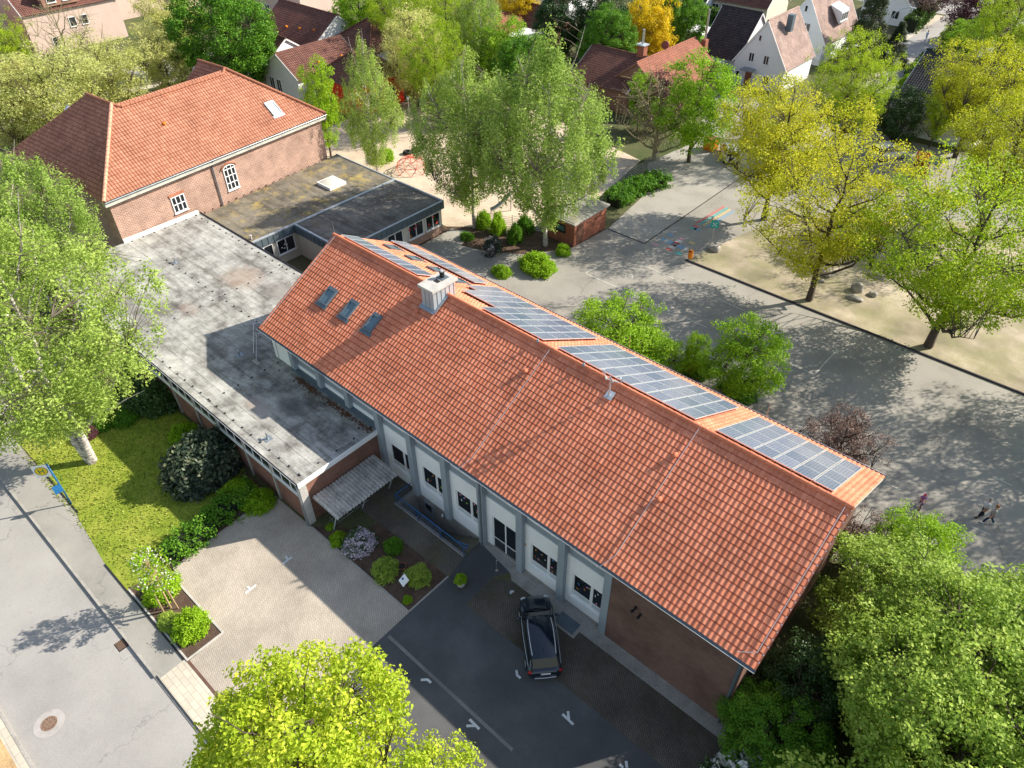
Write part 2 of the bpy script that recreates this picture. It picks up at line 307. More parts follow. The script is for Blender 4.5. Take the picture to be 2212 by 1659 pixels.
# ------------------------------------------------------------------ mesh helpers
class MB:
    def __init__(s): s.v = []; s.f = []
    def add(s, vs, fs):
        n = len(s.v); s.v += [tuple(map(float, p)) for p in vs]; s.f += [tuple(i+n for i in f) for f in fs]; return s
    def box(s, x0, x1, y0, y1, z0, z1):
        return s.add([(x0, y0, z0), (x1, y0, z0), (x1, y1, z0), (x0, y1, z0), (x0, y0, z1), (x1, y0, z1), (x1, y1, z1), (x0, y1, z1)],
                     [(0, 3, 2, 1), (4, 5, 6, 7), (0, 1, 5, 4), (1, 2, 6, 5), (2, 3, 7, 6), (3, 0, 4, 7)])
    def bar(s, p, q, w, h, up=(0, 0, 1)):
        p, q = Vector(p), Vector(q); d = (q-p).normalized(); a = d.cross(Vector(up))
        if a.length < 1e-4: a = d.cross(Vector((1, 0, 0)))
        a.normalize(); b = a.cross(d); c = []
        for e in (p, q):
            for i, j in ((-1, -1), (1, -1), (1, 1), (-1, 1)): c.append(e+a*w*.5*i+b*h*.5*j)
        return s.add(c, [(3, 2, 1, 0), (4, 5, 6, 7), (0, 1, 5, 4), (1, 2, 6, 5), (2, 3, 7, 6), (3, 0, 4, 7)])
    def cyl(s, p, q, r0, r1=None, n=8, cap=True):
        r1 = r0 if r1 is None else r1
        p, q = Vector(p), Vector(q); d = (q-p).normalized(); a = d.cross(Vector((0, 0, 1)))
        if a.length < 1e-3: a = Vector((1, 0, 0))
        a.normalize(); b = d.cross(a); vs = []
        for e, r in ((p, r0), (q, r1)):
            for i in range(n): t = 2*math.pi*i/n; vs.append(e+a*r*math.cos(t)+b*r*math.sin(t))
        fs = [(i, (i+1) % n, n+(i+1) % n, n+i) for i in range(n)]
        if cap: fs += [tuple(range(n))[::-1], tuple(range(n, 2*n))]
        return s.add(vs, fs)
    def tube(s, pts, r, n=6):
        for a, b in zip(pts, pts[1:]): s.cyl(a, b, r, r, n)
        return s
    def prism(s, poly, z0, z1):
        n = len(poly); vs = [(x, y, z0) for x, y in poly]+[(x, y, z1) for x, y in poly]
        tri = tessellate_polygon([[Vector((x, y, 0)) for x, y in poly]])
        return s.add(vs, [tuple(t)[::-1] for t in tri]+[tuple(i+n for i in t) for t in tri]+[(i, (i+1) % n, n+(i+1) % n, n+i) for i in range(n)])
    def slab(s, pts, th):
        'extrude a planar 3d polygon by thickness along its normal, downwards'
        n = len(pts); P = [Vector(p) for p in pts]; nr = (P[1]-P[0]).cross(P[2]-P[0]).normalized()
        if nr.z < 0: nr = -nr
        vs = P+[p-nr*th for p in P]
        return s.add(vs, [tuple(range(n)), tuple(range(n, 2*n))[::-1]]+[(i, (i+1) % n, n+(i+1) % n, n+i) for i in range(n)])
    def ball(s, c, rx, ry, rz, n=10, m=6, jit=0.):
        vs = []; rr = random.Random(int(c[0]*100)+int(c[1]*10))
        for j in range(m+1):
            ph = math.pi*j/m
            for i in range(n):
                t = 2*math.pi*i/n; k = 1+jit*(rr.random()-.5)
                vs.append((c[0]+rx*k*math.sin(ph)*math.cos(t), c[1]+ry*k*math.sin(ph)*math.sin(t), c[2]+rz*k*math.cos(ph)))
        return s.add(vs, [(j*n+i, (j+1)*n+i, (j+1)*n+(i+1) % n, j*n+(i+1) % n) for j in range(m) for i in range(n)])
    def torus(s, c, ax, R_, r, n=18, m=6):
        ax = Vector(ax).normalized(); a = ax.orthogonal().normalized(); b = ax.cross(a); vs = []; c = Vector(c)
        for i in range(n):
            t = 2*math.pi*i/n; d = a*math.cos(t)+b*math.sin(t)
            for j in range(m):
                u = 2*math.pi*j/m; vs.append(c+d*(R_+r*math.cos(u))+ax*r*math.sin(u))
        return s.add(vs, [(i*m+j, ((i+1) % n)*m+j, ((i+1) % n)*m+(j+1) % m, i*m+(j+1) % m) for i in range(n) for j in range(m)])
    def build(s, name, mat, parent=None, smooth=False, label=None):
        off = Vector(root_loc(parent))
        me = bpy.data.meshes.new(name); me.from_pydata([tuple(Vector(v)-off) for v in s.v], [], s.f)
        bm = bmesh.new(); bm.from_mesh(me); bmesh.ops.recalc_face_normals(bm, faces=bm.faces); bm.to_mesh(me); bm.free()
        me.materials.append(M_[mat] if isinstance(mat, str) else mat)
        if smooth: me.polygons.foreach_set('use_smooth', [True]*len(me.polygons))
        o = bpy.data.objects.new(name, me); col.objects.link(o); o.parent = parent
        if label: o['label'] = label
        return o
def root_loc(o):
    v = Vector((0, 0, 0))
    while o is not None: v += o.location; o = o.parent
    return v
def tag(o, label, cat, group=None, kind=None):
    o['label'] = label; o['category'] = cat
    if group: o['group'] = group
    if kind: o['kind'] = kind
    return o
def thing(name, label, cat, loc=(0, 0, 0), group=None):
    o = bpy.data.objects.new(name, None); col.objects.link(o); o.location = loc; o.empty_display_size = .3
    return tag(o, label, cat, group)
def struct(o): o['kind'] = 'structure'; return o
def copy_tree(o, parent=None):
    c = o.copy(); col.objects.link(c); c.parent = parent
    for ch in [x for x in bpy.data.objects if x.parent is o]: copy_tree(ch, c)
    return c
def npmesh(name, V, F, v=None, smooth=False, domain='FACE'):
    me = bpy.data.meshes.new(name); V = np.asarray(V, np.float32); F = np.asarray(F, np.int32); k = F.shape[1]
    me.vertices.add(len(V)); me.vertices.foreach_set('co', V.ravel())
    me.loops.add(F.size); me.loops.foreach_set('vertex_index', F.ravel())
    me.polygons.add(len(F)); me.polygons.foreach_set('loop_start', np.arange(0, F.size, k, dtype=np.int32))
    me.polygons.foreach_set('loop_total', np.full(len(F), k, np.int32))
    me.polygons.foreach_set('use_smooth', np.full(len(F), bool(smooth)))
    if v is not None:
        a = me.attributes.new('v', 'FLOAT', domain); a.data.foreach_set('value', np.asarray(v, np.float32))
    me.update(); me.validate(); return me
def linkmesh(name, me, mat, parent=None, label=None):
    if not me.materials: me.materials.append(M_[mat] if isinstance(mat, str) else mat)
    o = bpy.data.objects.new(name, me); col.objects.link(o); o.parent = parent
    if label: o['label'] = label
    return o
def clip_range(poly, s):
    xs = []
    for (a, b), (c, d) in zip(poly, poly[1:]+poly[:1]):
        if b != d and min(b, d) <= s <= max(b, d): xs.append(a+(c-a)*(s-b)/(d-b))
    return (min(xs), max(xs)) if xs else None
def tiles(name, P3, mat, parent, pitch=.26, gauge=.385, amp=.048, seg=8, lift=.007, thick=.1):
    'tiled roof plane; P3: planar convex polygon, first edge = eave from left to right seen from outside'
    P = [Vector(p) for p in P3]; o = P[0]; u = (P[1]-P[0]).normalized(); nr = (P[1]-P[0]).cross(P[2]-P[1]).normalized()
    if nr.z < 0: nr = -nr
    s = nr.cross(u).normalized()
    if s.z < 0: s = -s
    poly = [((p-o).dot(u), (p-o).dot(s)) for p in P]
    S = max(b for a, b in poly); rows = max(1, round(S/gauge)); g = S/rows
    Vs, Fs, vv = [], [], []; base = 0
    off = root_loc(parent); o_ = np.array(o-off); u_ = np.array(u); s_ = np.array(s); n_ = np.array(nr)
    for j in range(rows):
        s0, s1 = j*g+1e-4, (j+1)*g-1e-4
        A, B = clip_range(poly, s0), clip_range(poly, s1)
        if not A or not B: continue
        lo = math.floor(min(A[0], B[0])/pitch)*seg; hi = math.ceil(max(A[1], B[1])/pitch)*seg
        us = np.arange(lo, hi+1)*pitch/seg
        ua = np.clip(us, A[0], A[1]); ub = np.clip(us, B[0], B[1])
        def wv(q): f = (q/pitch) % 1.; return amp*np.where(f < .34, .5-.5*np.cos(np.pi*f/.34), .5+.5*np.cos(np.pi*(f-.34)/.66))
        wa, wb = wv(ua), wv(ub)
        gd = .05; gw = .06 if gauge > .3 else .03
        t_ = 1-gw/g; um = ua+(ub-ua)*t_; wm = wv(um)
        va = o_+ua[:, None]*u_+s0*s_+(wa+lift)[:, None]*n_
        vb = o_+um[:, None]*u_+(s1-gw)*s_+wm[:, None]*n_
        vc = o_+um[:, None]*u_+(s1-gw+.004)*s_+(wm*.7-gd)[:, None]*n_
        vd = o_+ub[:, None]*u_+s1*s_+(wb*.7-gd)[:, None]*n_
        ve = o_+ua[:, None]*u_+s0*s_+(wa*.7-gd-.01)[:, None]*n_
        n = len(us); Vs += [va, vb, vc, vd, ve]; i = np.arange(n-1)
        for q0, q1 in ((0, 1), (1, 2), (2, 3), (4, 0)): Fs.append(np.stack([base+q0*n+i, base+q0*n+i+1, base+q1*n+i+1, base+q1*n+i], 1))
        tid = np.floor(us[:-1]/pitch+.001); h = np.abs(np.sin(tid*12.9898+j*78.233)*43758.5453) % 1
        vv += [h, h, h, h]; base += 5*n
    me = npmesh(name, np.concatenate(Vs), np.concatenate(Fs), np.concatenate(vv))
    r = linkmesh(name, me, mat, parent)
    return r
def roofplane(P3, mat, parent, name='roof', **kw):
    r = tiles(name, P3, mat, parent, **kw)
    return r
def window(parent, p, ud, w, h, nd, nx=2, ny=1, fw=.07, frame='white', pane='glass', depth=.08, transom=None, name='window', sill=True):
    'p lower-left corner on the wall; ud along wall; nd outward'
    p = Vector(p); u = Vector(ud).normalized(); n = Vector(nd).normalized(); z = Vector((0, 0, 1))
    f = MB()
    def fb(a0, a1, b0, b1, d0=-.02, d1=depth):
        c = [p+u*a+z*b+n*d for d in (d0, d1) for a, b in ((a0, b0), (a1, b0), (a1, b1), (a0, b1))]
        f.add(c, [(0, 3, 2, 1), (4, 5, 6, 7), (0, 1, 5, 4), (1, 2, 6, 5), (2, 3, 7, 6), (3, 0, 4, 7)])
    fb(0, fw, 0, h); fb(w-fw, w, 0, h); fb(fw, w-fw, 0, fw); fb(fw, w-fw, h-fw, h)
    for i in range(1, nx): fb(w*i/nx-fw*.5, w*i/nx+fw*.5, fw, h-fw, -.02, depth-.004)
    ys = [transom] if transom else [h*i/ny for i in range(1, ny)]
    for y in ys: fb(fw, w-fw, y-fw*.4, y+fw*.4, -.02, depth-.008)
    if sill: fb(-.06, w+.06, -.06, -.002, -.02, depth+.08)
    o = f.build(name, frame, parent)
    g = MB(); q = [p+u*a+z*b+n*.025 for a, b in ((fw, fw), (w-fw, fw), (w-fw, h-fw), (fw, h-fw))]; g.add(q, [(0, 1, 2, 3)])
    g.build('pane', pane, o)
    return o
def region(name, polys, mat, z, kind='structure', holes=()):
    mb = MB()
    for poly in polys:
        loops = [[Vector((a, b, 0)) for a, b in poly]]+[[Vector((a, b, 0)) for a, b in h] for h in holes]
        flat = [p for l in loops for p in l]; mb.add([(p.x, p.y, z) for p in flat], [tuple(t) for t in tessellate_polygon(loops)])
    o = mb.build(name, mat); me = o.data
    bm = bmesh.new(); bm.from_mesh(me)
    for f in bm.faces:
        if f.normal.z < 0: f.normal_flip()
    bm.to_mesh(me); bm.free()
    o['kind'] = kind; return o
def gxy(*pts): return [G(*p)[:2] for p in pts]
def rect(x0, x1, y0, y1): return [(x0, y0), (x1, y0), (x1, y1), (x0, y1)]
# ------------------------------------------------------------------ ground and paved areas
HOLE = rect(14.45, 20.35, -.92, .62)
region('ground', [[(-400, -16.85), (400, -16.85), (400, 600), (-400, 600)]], 'earth', 0, holes=[HOLE[::-1]])
region('verge', [rect(-400, 400, -400, -16.95)], 'earth', -.13)
region('street', [rect(-200, 200, -22.95, -16.97)], 'asph_street', -.12)
def bx(name, mat, x0, x1, y0, y1, z0, z1): return struct(MB().box(x0, x1, y0, y1, z0, z1).build(name, mat))
bx('street_kerb', 'concrete', -200, 13.6, -16.98, -16.84, -.2, .012)
bx('street_kerb', 'concrete', 13.6, 200, -16.98, -16.84, -.2, -.085)
bx('far_kerb', 'concrete', -200, 200, -23.08, -22.95, -.2, -.02)
region('far_pavement', [rect(-200, 200, -26.5, -23.08)], 'paver_slab', -.03)
region('sandy_verge', [rect(-200, 14.5, -24.4, -23.5)], plain('ochre grit', (.50, .33, .17), .9, var=.3, scale=1.2, fine=12), -.022)
region('pavement', [[(-200, -16.84), (13.9, -16.84), (13.9, -15.5), (5.1, -15.5), (4.0, -15.15), (2.0, -15.0), (-.2, -14.85), (-12, -14.85), (-12, -12.6), (-200, -12.6)]], 'asph_pave', .008)
region('driveway_crossing', [[(13.9, -16.84), (40, -16.84), (40, -15.3), (13.9, -15.3)]], 'paver_slab', .008)
bx('lawn_edging', 'dark', -6.0, -.2, -14.84, -14.76, 0, .05)
bx('lawn_edging', 'dark', 4.9, 13.9, -15.5, -15.43, 0, .06)
region('lawn', [[(-9.5, -14.76), (-.1, -14.76), (.0, -14.95), (4.6, -15.43), (8.6, -15.43), (9.2, -13.0), (6.8, -12.9), (6.3, -9), (8.4, -5.8), (-23, -5.8), (-23, -11.5), (-11, -12.6), (-9.8, -13.4)]], 'lawn', .012)
region('parking_area', [[(8.1, -13.05), (9.4, -13.2), (14.05, -13.2), (14.15, -15.3), (30, -15.3), (21.2, -10.2), (20.75, -8.9), (20.7, -5.72), (11.72, -5.72), (7.9, -5.75), (7.7, -7.0)]], 'paver_light', .012)
region('forecourt', [[(20.7, -5.72), (20.75, -8.9), (21.2, -10.2), (30, -15.3), (60, -15.3), (60, -3.3), (22.7, -3.3), (22.66, -.9), (23.2, -.1), (20.36, .3), (20.4, -1.0), (20.7, -2.6)]], 'asph_dark', .012)
region('wall_side_paving', [[(22.7, -3.3), (60, -3.3), (60, -.42), (23.6, -.42), (22.72, -1.0)]], 'paver_dark', .012)
region('drain_strip', [[(20.4, .32), (23.2, -.1), (23.6, -.42), (60, -.42), (60, .6), (20.4, .6)]], 'concrete', .016)
struct(MB().box(20.95, 29.9, -7.5, -7.33, 0, .017).build('cobble_line', pavermat('cobbles', (.26, .24, .235), (.3, .28, .27), (.12, .12, .12), ang=0, w=.12, h=.08)))
region('entrance_path', [[(11.72, -5.4), (12.0, -2.9), (14.6, -2.75), (20.6, -2.65), (20.4, -1.0), (14.4, -1.0), (14.4, .62), (11.66, .62)]], 'paver_path', .012)
region('flower_bed', [[(11.75, -5.66), (20.62, -5.66), (20.62, -2.68), (14.6, -2.76), (14.35, -3.8), (12.3, -5.2)]], 'mulch', .022)
bx('bed_edging', 'concrete', 11.8, 20.7, -5.74, -5.66, 0, .05); bx('bed_edging', 'concrete', 20.62, 20.72, -5.66, -2.66, 0, .05)
region('shrub_bed', [[(7.4, -15.3), (13.95, -15.3), (13.98, -13.3), (9.5, -13.3), (8.6, -13.1)]], 'mulch', .022)
bx('bed_edging', 'concrete_light', 9.3, 14.1, -13.3, -13.2, 0, .06); bx('bed_edging', 'concrete_light', 14.0, 14.1, -15.4, -13.3, 0, .06)
bx('bed_edging', 'concrete_light', 7.6, 14.0, -15.4, -15.3, 0, .05)
region('hedge_bed', [[(6.2, -13.0), (8.1, -13.0), (7.7, -7.0), (8.0, -5.8), (4.6, -5.8), (5.6, -8)]], 'mulch', .03)
bx('slot_drain', plain('rusty steel', (.2, .11, .08), .6, .5, var=.3), 14.1, 17.9, -15.42, -15.28, .012, .022)
region('cellar_hatch', [[(26.9, -.95), (28.5, -.95), (28.5, .05), (26.9, .05)]], 'concrete', .022)
bx('hatch_frame', 'zinc_dark', 27.05, 28.3, -.82, -.05, .016, .05)
# school yard
YK = 36.4
region('school_yard', [[(-8, 13.2), (60, 13.2), (60, YK), (3.55, YK), (3.2, 31.3), (.7, 27.4), (-2.5, 25.4), (-5.5, 24.6)]], 'asph_yard', .008)
region('upper_yard', [[(3.6, YK), (8.0, YK), (8.3, 62), (-1, 62), (-2, 52.), (2.2, 45)]], 'asph_yard2', .012)
region('side_yard', [[(8.0, YK), (12.6, YK), (15.5, 50), (24, 58), (40, 66), (40, 78), (8.4, 78)]], 'asph_yard', .016)
region('sandy_ground', [[(12.6, YK), (90, YK), (90, 66), (40, 66), (24, 58), (15.5, 50)]], 'sandy', .012)
struct(MB().box(12.6, 60, YK-.1, YK+.02, 0, .14).build('yard_kerb', plain('dark kerb', (.05, .045, .05), .9)))
struct(MB().box(3.6, 8.05, YK-.05, YK+.03, 0, .06).box(7.95, 8.05, YK, 60, 0, .06).build('yard_edging', plain('dark kerb 2', (.07, .06, .055), .9)))
region('birch_bed', [[(-8, 16.2), (-5.2, 24.5), (-2.5, 25.3), (.6, 27.3), (3.2, 31.0), (3.5, 36.3), (0, 36.4), (-3.2, 29.0), (-6.3, 28.3), (-9.2, 26.0)]], 'mulch', .022)
region('garden_path', [[(-8.2, 26.2), (-8, 13.5), (-4.2, 13.5), (-3.6, 19.), (-5.2, 24.6), (-6.4, 27.)]], 'asph_yard2', .026)
region('playground_sand', [[(-38, 26.2), (-8.4, 26.2), (-6.2, 28.4), (-3.2, 29.2), (-.3, 36.6), (-3, 52), (-30, 58), (-40, 44)]], 'sand', .008)
region('side_road', [[(8.2, 92), (13.5, 92), (8.6, 118), (7.4, 140), (7.5, 170), (3.0, 170), (3.6, 138), (3.6, 118)]], 'asph_street', .012)
region('side_pavement', [[(8.2, 92), (3.6, 118), (3.6, 138), (2.2, 138), (2.2, 118), (6.6, 92)]], 'paver_slab', .008)
region('cross_road', [[(-40, 139), (40, 139), (40, 150), (-40, 150)]], 'asph_street', .016)
region('west_street', [rect(-79, -72.5, -60, 60)], 'asph_street', .012)
region('west_pavement', [rect(-72.5, -70.2, -60, 60)], 'paver_slab', .01)
region('west_pavement', [rect(-81.4, -79, -60, 60)], 'paver_slab', .01)
region('back_garden', [gxy((1485, 20), (1560, 55), (1640, 75), (1630, 130), (1560, 118), (1495, 95))], 'garden', .02)
region('driveway', [gxy((1545, 195), (1600, 180), (1640, 225), (1600, 300), (1500, 300))], 'asph_yard', .014)
# painted lines on the yard
def line(pts, wd=.09, z=.02, mb=None):
    mb = mb or MB()
    for a, b in zip(pts, pts[1:]):
        a, b = Vector((*a, 0)), Vector((*b, 0)); d = (b-a).normalized(); n = Vector((-d.y, d.x, 0))*wd/2
        mb.add([tuple(q)[:2]+(z,) for q in (a+n, a-n, b-n, b+n)], [(0, 1, 2, 3)])
    return mb
M_['line'] = plain('worn white line', (.55, .53, .47), .8, var=.35, scale=6)
c3 = (1720, 645, 860); c4 = (2580, 645, 860)
L = lambda c, *p: [G(*cr(c, *q))[:2] for q in p]
mb = line(L(c3, (880, 560), (635, 705), (1680, 1170)))
line(L(c3, (1150, 640), (2212, 1120)), mb=mb); line(L(c4, (0, 1400), (400, 1580), (600, 1360), (230, 1190)), mb=mb)
struct(mb.build('court_line', 'line'))
mb = line(L((2580, 1290, 860), (990, 845), (1150, 920))); line(L((2580, 1290, 860), (1940, 800), (2110, 880)), mb=mb); line(L((2580, 1290, 860), (1750, 1230), (1920, 1305)), mb=mb)
struct(mb.build('faded_line', 'line'))
cx, cy, _ = G(*cr(c3, 1012, 732)); mb = MB()
for i in range(20):
    a, b = i*math.pi/10, (i+1)*math.pi/10
    mb.add([(cx+r*math.cos(t), cy+r*math.sin(t), .02) for r, t in ((.3, a), (.38, a), (.38, b), (.3, b))], [(0, 1, 2, 3)])
struct(mb.build('painted_ring', 'line'))
cols = {'r': (.52, .13, .13), 'b': (.18, .33, .50), 't': (.08, .40, .38), 'y': (.55, .43, .20), 'w': (.55, .54, .5), 'p': (.55, .3, .35)}
for k_, c_ in cols.items(): M_['pt'+k_] = plain('yard paint '+k_, c_, .8, var=.25, scale=5)
def grid(name, p0, p1, n, wd, cs, gap=.05):
    a, b = Vector(G(*cr(c3, *p0))), Vector(G(*cr(c3, *p1))); d = (b-a)/n; u = d.normalized(); s = Vector((-u.y, u.x, 0))*wd/2
    mbs = {}
    for i in range(n):
        q0, q1 = a+d*i+u*gap, a+d*(i+1)-u*gap
        mbs.setdefault(cs[i % len(cs)], MB()).add([tuple(q)[:2]+(.022,) for q in (q0+s, q0-s, q1-s, q1+s)], [(0, 1, 2, 3)])
    for c_, m_ in mbs.items(): struct(m_.build(name, 'pt'+c_))
grid('hopscotch_square', (1290, 405), (1515, 500), 8, .62, 'bwb'); grid('hopscotch_square', (1345, 505), (1475, 400), 6, .62, 'rwp')
for k_, (dx, c_) in enumerate(((0, 'r'), (28, 't'), (55, 'y'), (85, 'b'))):
    grid('snake_game_square', (1595+dx, 270+dx*.42), (1835+dx, 125+dx*.45), 12, .3, c_, .07)
for p, c_ in (((1240, 455), 'p'), ((1440, 530), 't'), ((1365, 370), 'b'), ((1555, 440), 'y'), ((1570, 315), 't'), ((1600, 325), 'b'), ((1585, 300), 'r')):
    x, y, _ = G(*cr(c3, *p)); struct(MB().add([(x-.3, y-.2, .024), (x+.3, y-.2, .024), (x+.3, y+.2, .024), (x-.3, y+.2, .024)], [(0, 1, 2, 3)]).build('painted_mark', 'pt'+c_))
# parking marks
M_['mark'] = plain('white road paint', (.60, .62, .63), .7, var=.2, scale=8)
def ymark(c, arms):
    mb = MB()
    for a, b in arms: line([G(*cr(c, *a))[:2], G(*cr(c, *b))[:2]], .13, .03+.003*len(mb.f), mb)
    struct(mb.build('parking_mark', 'mark'))
A_ = (860, 1935, 860); B_ = (1720, 1935, 860)
ymark(A_, [((1425, 900), (1480, 897)), ((1478, 893), (1512, 925))]); ymark(A_, [((1845, 1240), (1930, 1325)), ((1818, 1298), (1890, 1296))])
ymark(B_, [((38, 815), (45, 865)), ((42, 858), (74, 886))]); ymark(B_, [((435, 1195), (530, 1285)), ((484, 1170), (490, 1240))]); ymark(B_, [((930, 1630), (960, 1659)), ((985, 1600), (992, 1659))])
C_ = (560, 1700, 600)
ymark(C_, [((975, 1085), (1110, 980)), ((1000, 1000), (1040, 1035))]); ymark(C_, [((1440, 720), (1550, 635)), ((1475, 625), (1500, 670))])
ymark((1300, 1600, 2212), [((0, 0), (0.01, 0))]) if False else None
ymark((1700, 1950, 453.3), [((65, 185), (130, 185)), ((78, 185), (80, 225))])

# ------------------------------------------------------------------ main school building
L_, W_, EZ, RY, RZ = 37.23, 14.6, 6.32, 7.30, 10.38
school = thing('school_building', 'long white and brick school wing under an orange tiled gable roof', 'school', (18.6, 7.3, 0))
core = MB(); prof = [(.78, 0), (.78, 6.0), (RY, RZ-.3), (W_-.7, 6.0), (W_-.7, 0)]
xs = (.45, L_-.55); vs_ = [(x, y, z) for x in xs for y, z in prof]; core.add(vs_, [(0, 1, 2, 3, 4), (9, 8, 7, 6, 5)]+[(i, (i+1) % 5, 5+(i+1) % 5, 5+i) for i in range(5)])
core.build('wall', 'brick_main', school, label='brick gable walls and core of the wing')
MB().box(29.62, L_-.53, .33, .79, 0, 6.02).build('wall', 'brick_main', school, label='windowless brick bay at the right end')
front = tiles('roof', [(0, 0, EZ), (L_, 0, EZ), (L_, RY, RZ), (0, RY, RZ)], 'tile', school)
back = tiles('roof', [(L_, W_, EZ), (0, W_, EZ), (0, RY, RZ), (L_, RY, RZ)], 'tile', school)
def ridge(parent, a, b, mat, r=.13, step=.42, name='ridge_cap'):
    a, b = Vector(a), Vector(b); n = max(2, int((b-a).length/step)); mb = MB()
    for i in range(n):
        p, q = a.lerp(b, i/n), a.lerp(b, (i+1.08)/n)
        mb.cyl(p, q, r*1.1, r*.92, 10)
    return mb.build(name, mat, parent)
ridge(school, (0, RY, RZ+.03), (10.4, RY, RZ+.03), 'tile'); ridge(school, (11.5, RY, RZ+.03), (L_, RY, RZ+.03), 'tile')
# verges, soffits, gutters
sl = MB()
for x0, x1 in ((.02, .08), (L_-.08, L_-.02)):
    sl.slab([(x0, 0, EZ-.0), (x1, 0, EZ), (x1, RY, RZ), (x0, RY, RZ)], .22); sl.slab([(x0, W_, EZ), (x1, W_, EZ), (x1, RY, RZ), (x0, RY, RZ)], .22)
sl.build('verge_board', 'white', school)
MB().slab([(.1, 0, EZ-.07), (L_-.1, 0, EZ-.07), (L_-.1, RY, RZ-.07), (.1, RY, RZ-.07)], .12).slab([(.1, W_, EZ-.07), (L_-.1, W_, EZ-.07), (L_-.1, RY, RZ-.07), (.1, RY, RZ-.07)], .12).build('roof_deck', 'dark', school)
def gutter(parent, a, b, out, r=.085, lip=.012):
    'open half round gutter with a bright front lip'
    a, b, o = Vector(a), Vector(b), Vector(out).normalized(); mb = MB(); n = 7
    vs = [e+o*(r-r*math.cos(math.pi*i/(n-1)))-Vector((0, 0, 1))*r*math.sin(math.pi*i/(n-1)) for e in (a, b) for i in range(n)]
    mb.add(vs, [(i, i+1, n+i+1, n+i) for i in range(n-1)]+[tuple(range(n)), tuple(range(n, 2*n))[::-1]])
    g = mb.build('gutter', 'zinc_dark', parent)
    MB().cyl(a+o*2*r, b+o*2*r, lip, lip, 6).build('gutter_lip', 'alu', g)
    return g
gutter(school, (0, .0, EZ-.02), (L_, 0, EZ-.02), (0, -1, 0)); gutter(school, (0, W_, EZ-.02), (L_, W_, EZ-.02), (0, 1, 0))
def downpipe(parent, top, foot, r=.055, mat='zinc'):
    MB().tube([top, (foot[0], foot[1], top[2]-.35), foot], r, 8).build('downpipe', mat, parent)
downpipe(school, (20.62, -.05, EZ-.1), (20.62, .22, 0)); downpipe(school, (L_-.75, -.05, EZ-.1), (L_-.68, .26, .0), .075, 'zinc_dark')
downpipe(school, (.9, -.05, EZ-.1), (.9, .5, 3.85), .07)
M_['grey_light'] = plain('band grey', (.27, .31, .34), .8, var=.05)  # grey of the clerestory band, darker than the plaster panels
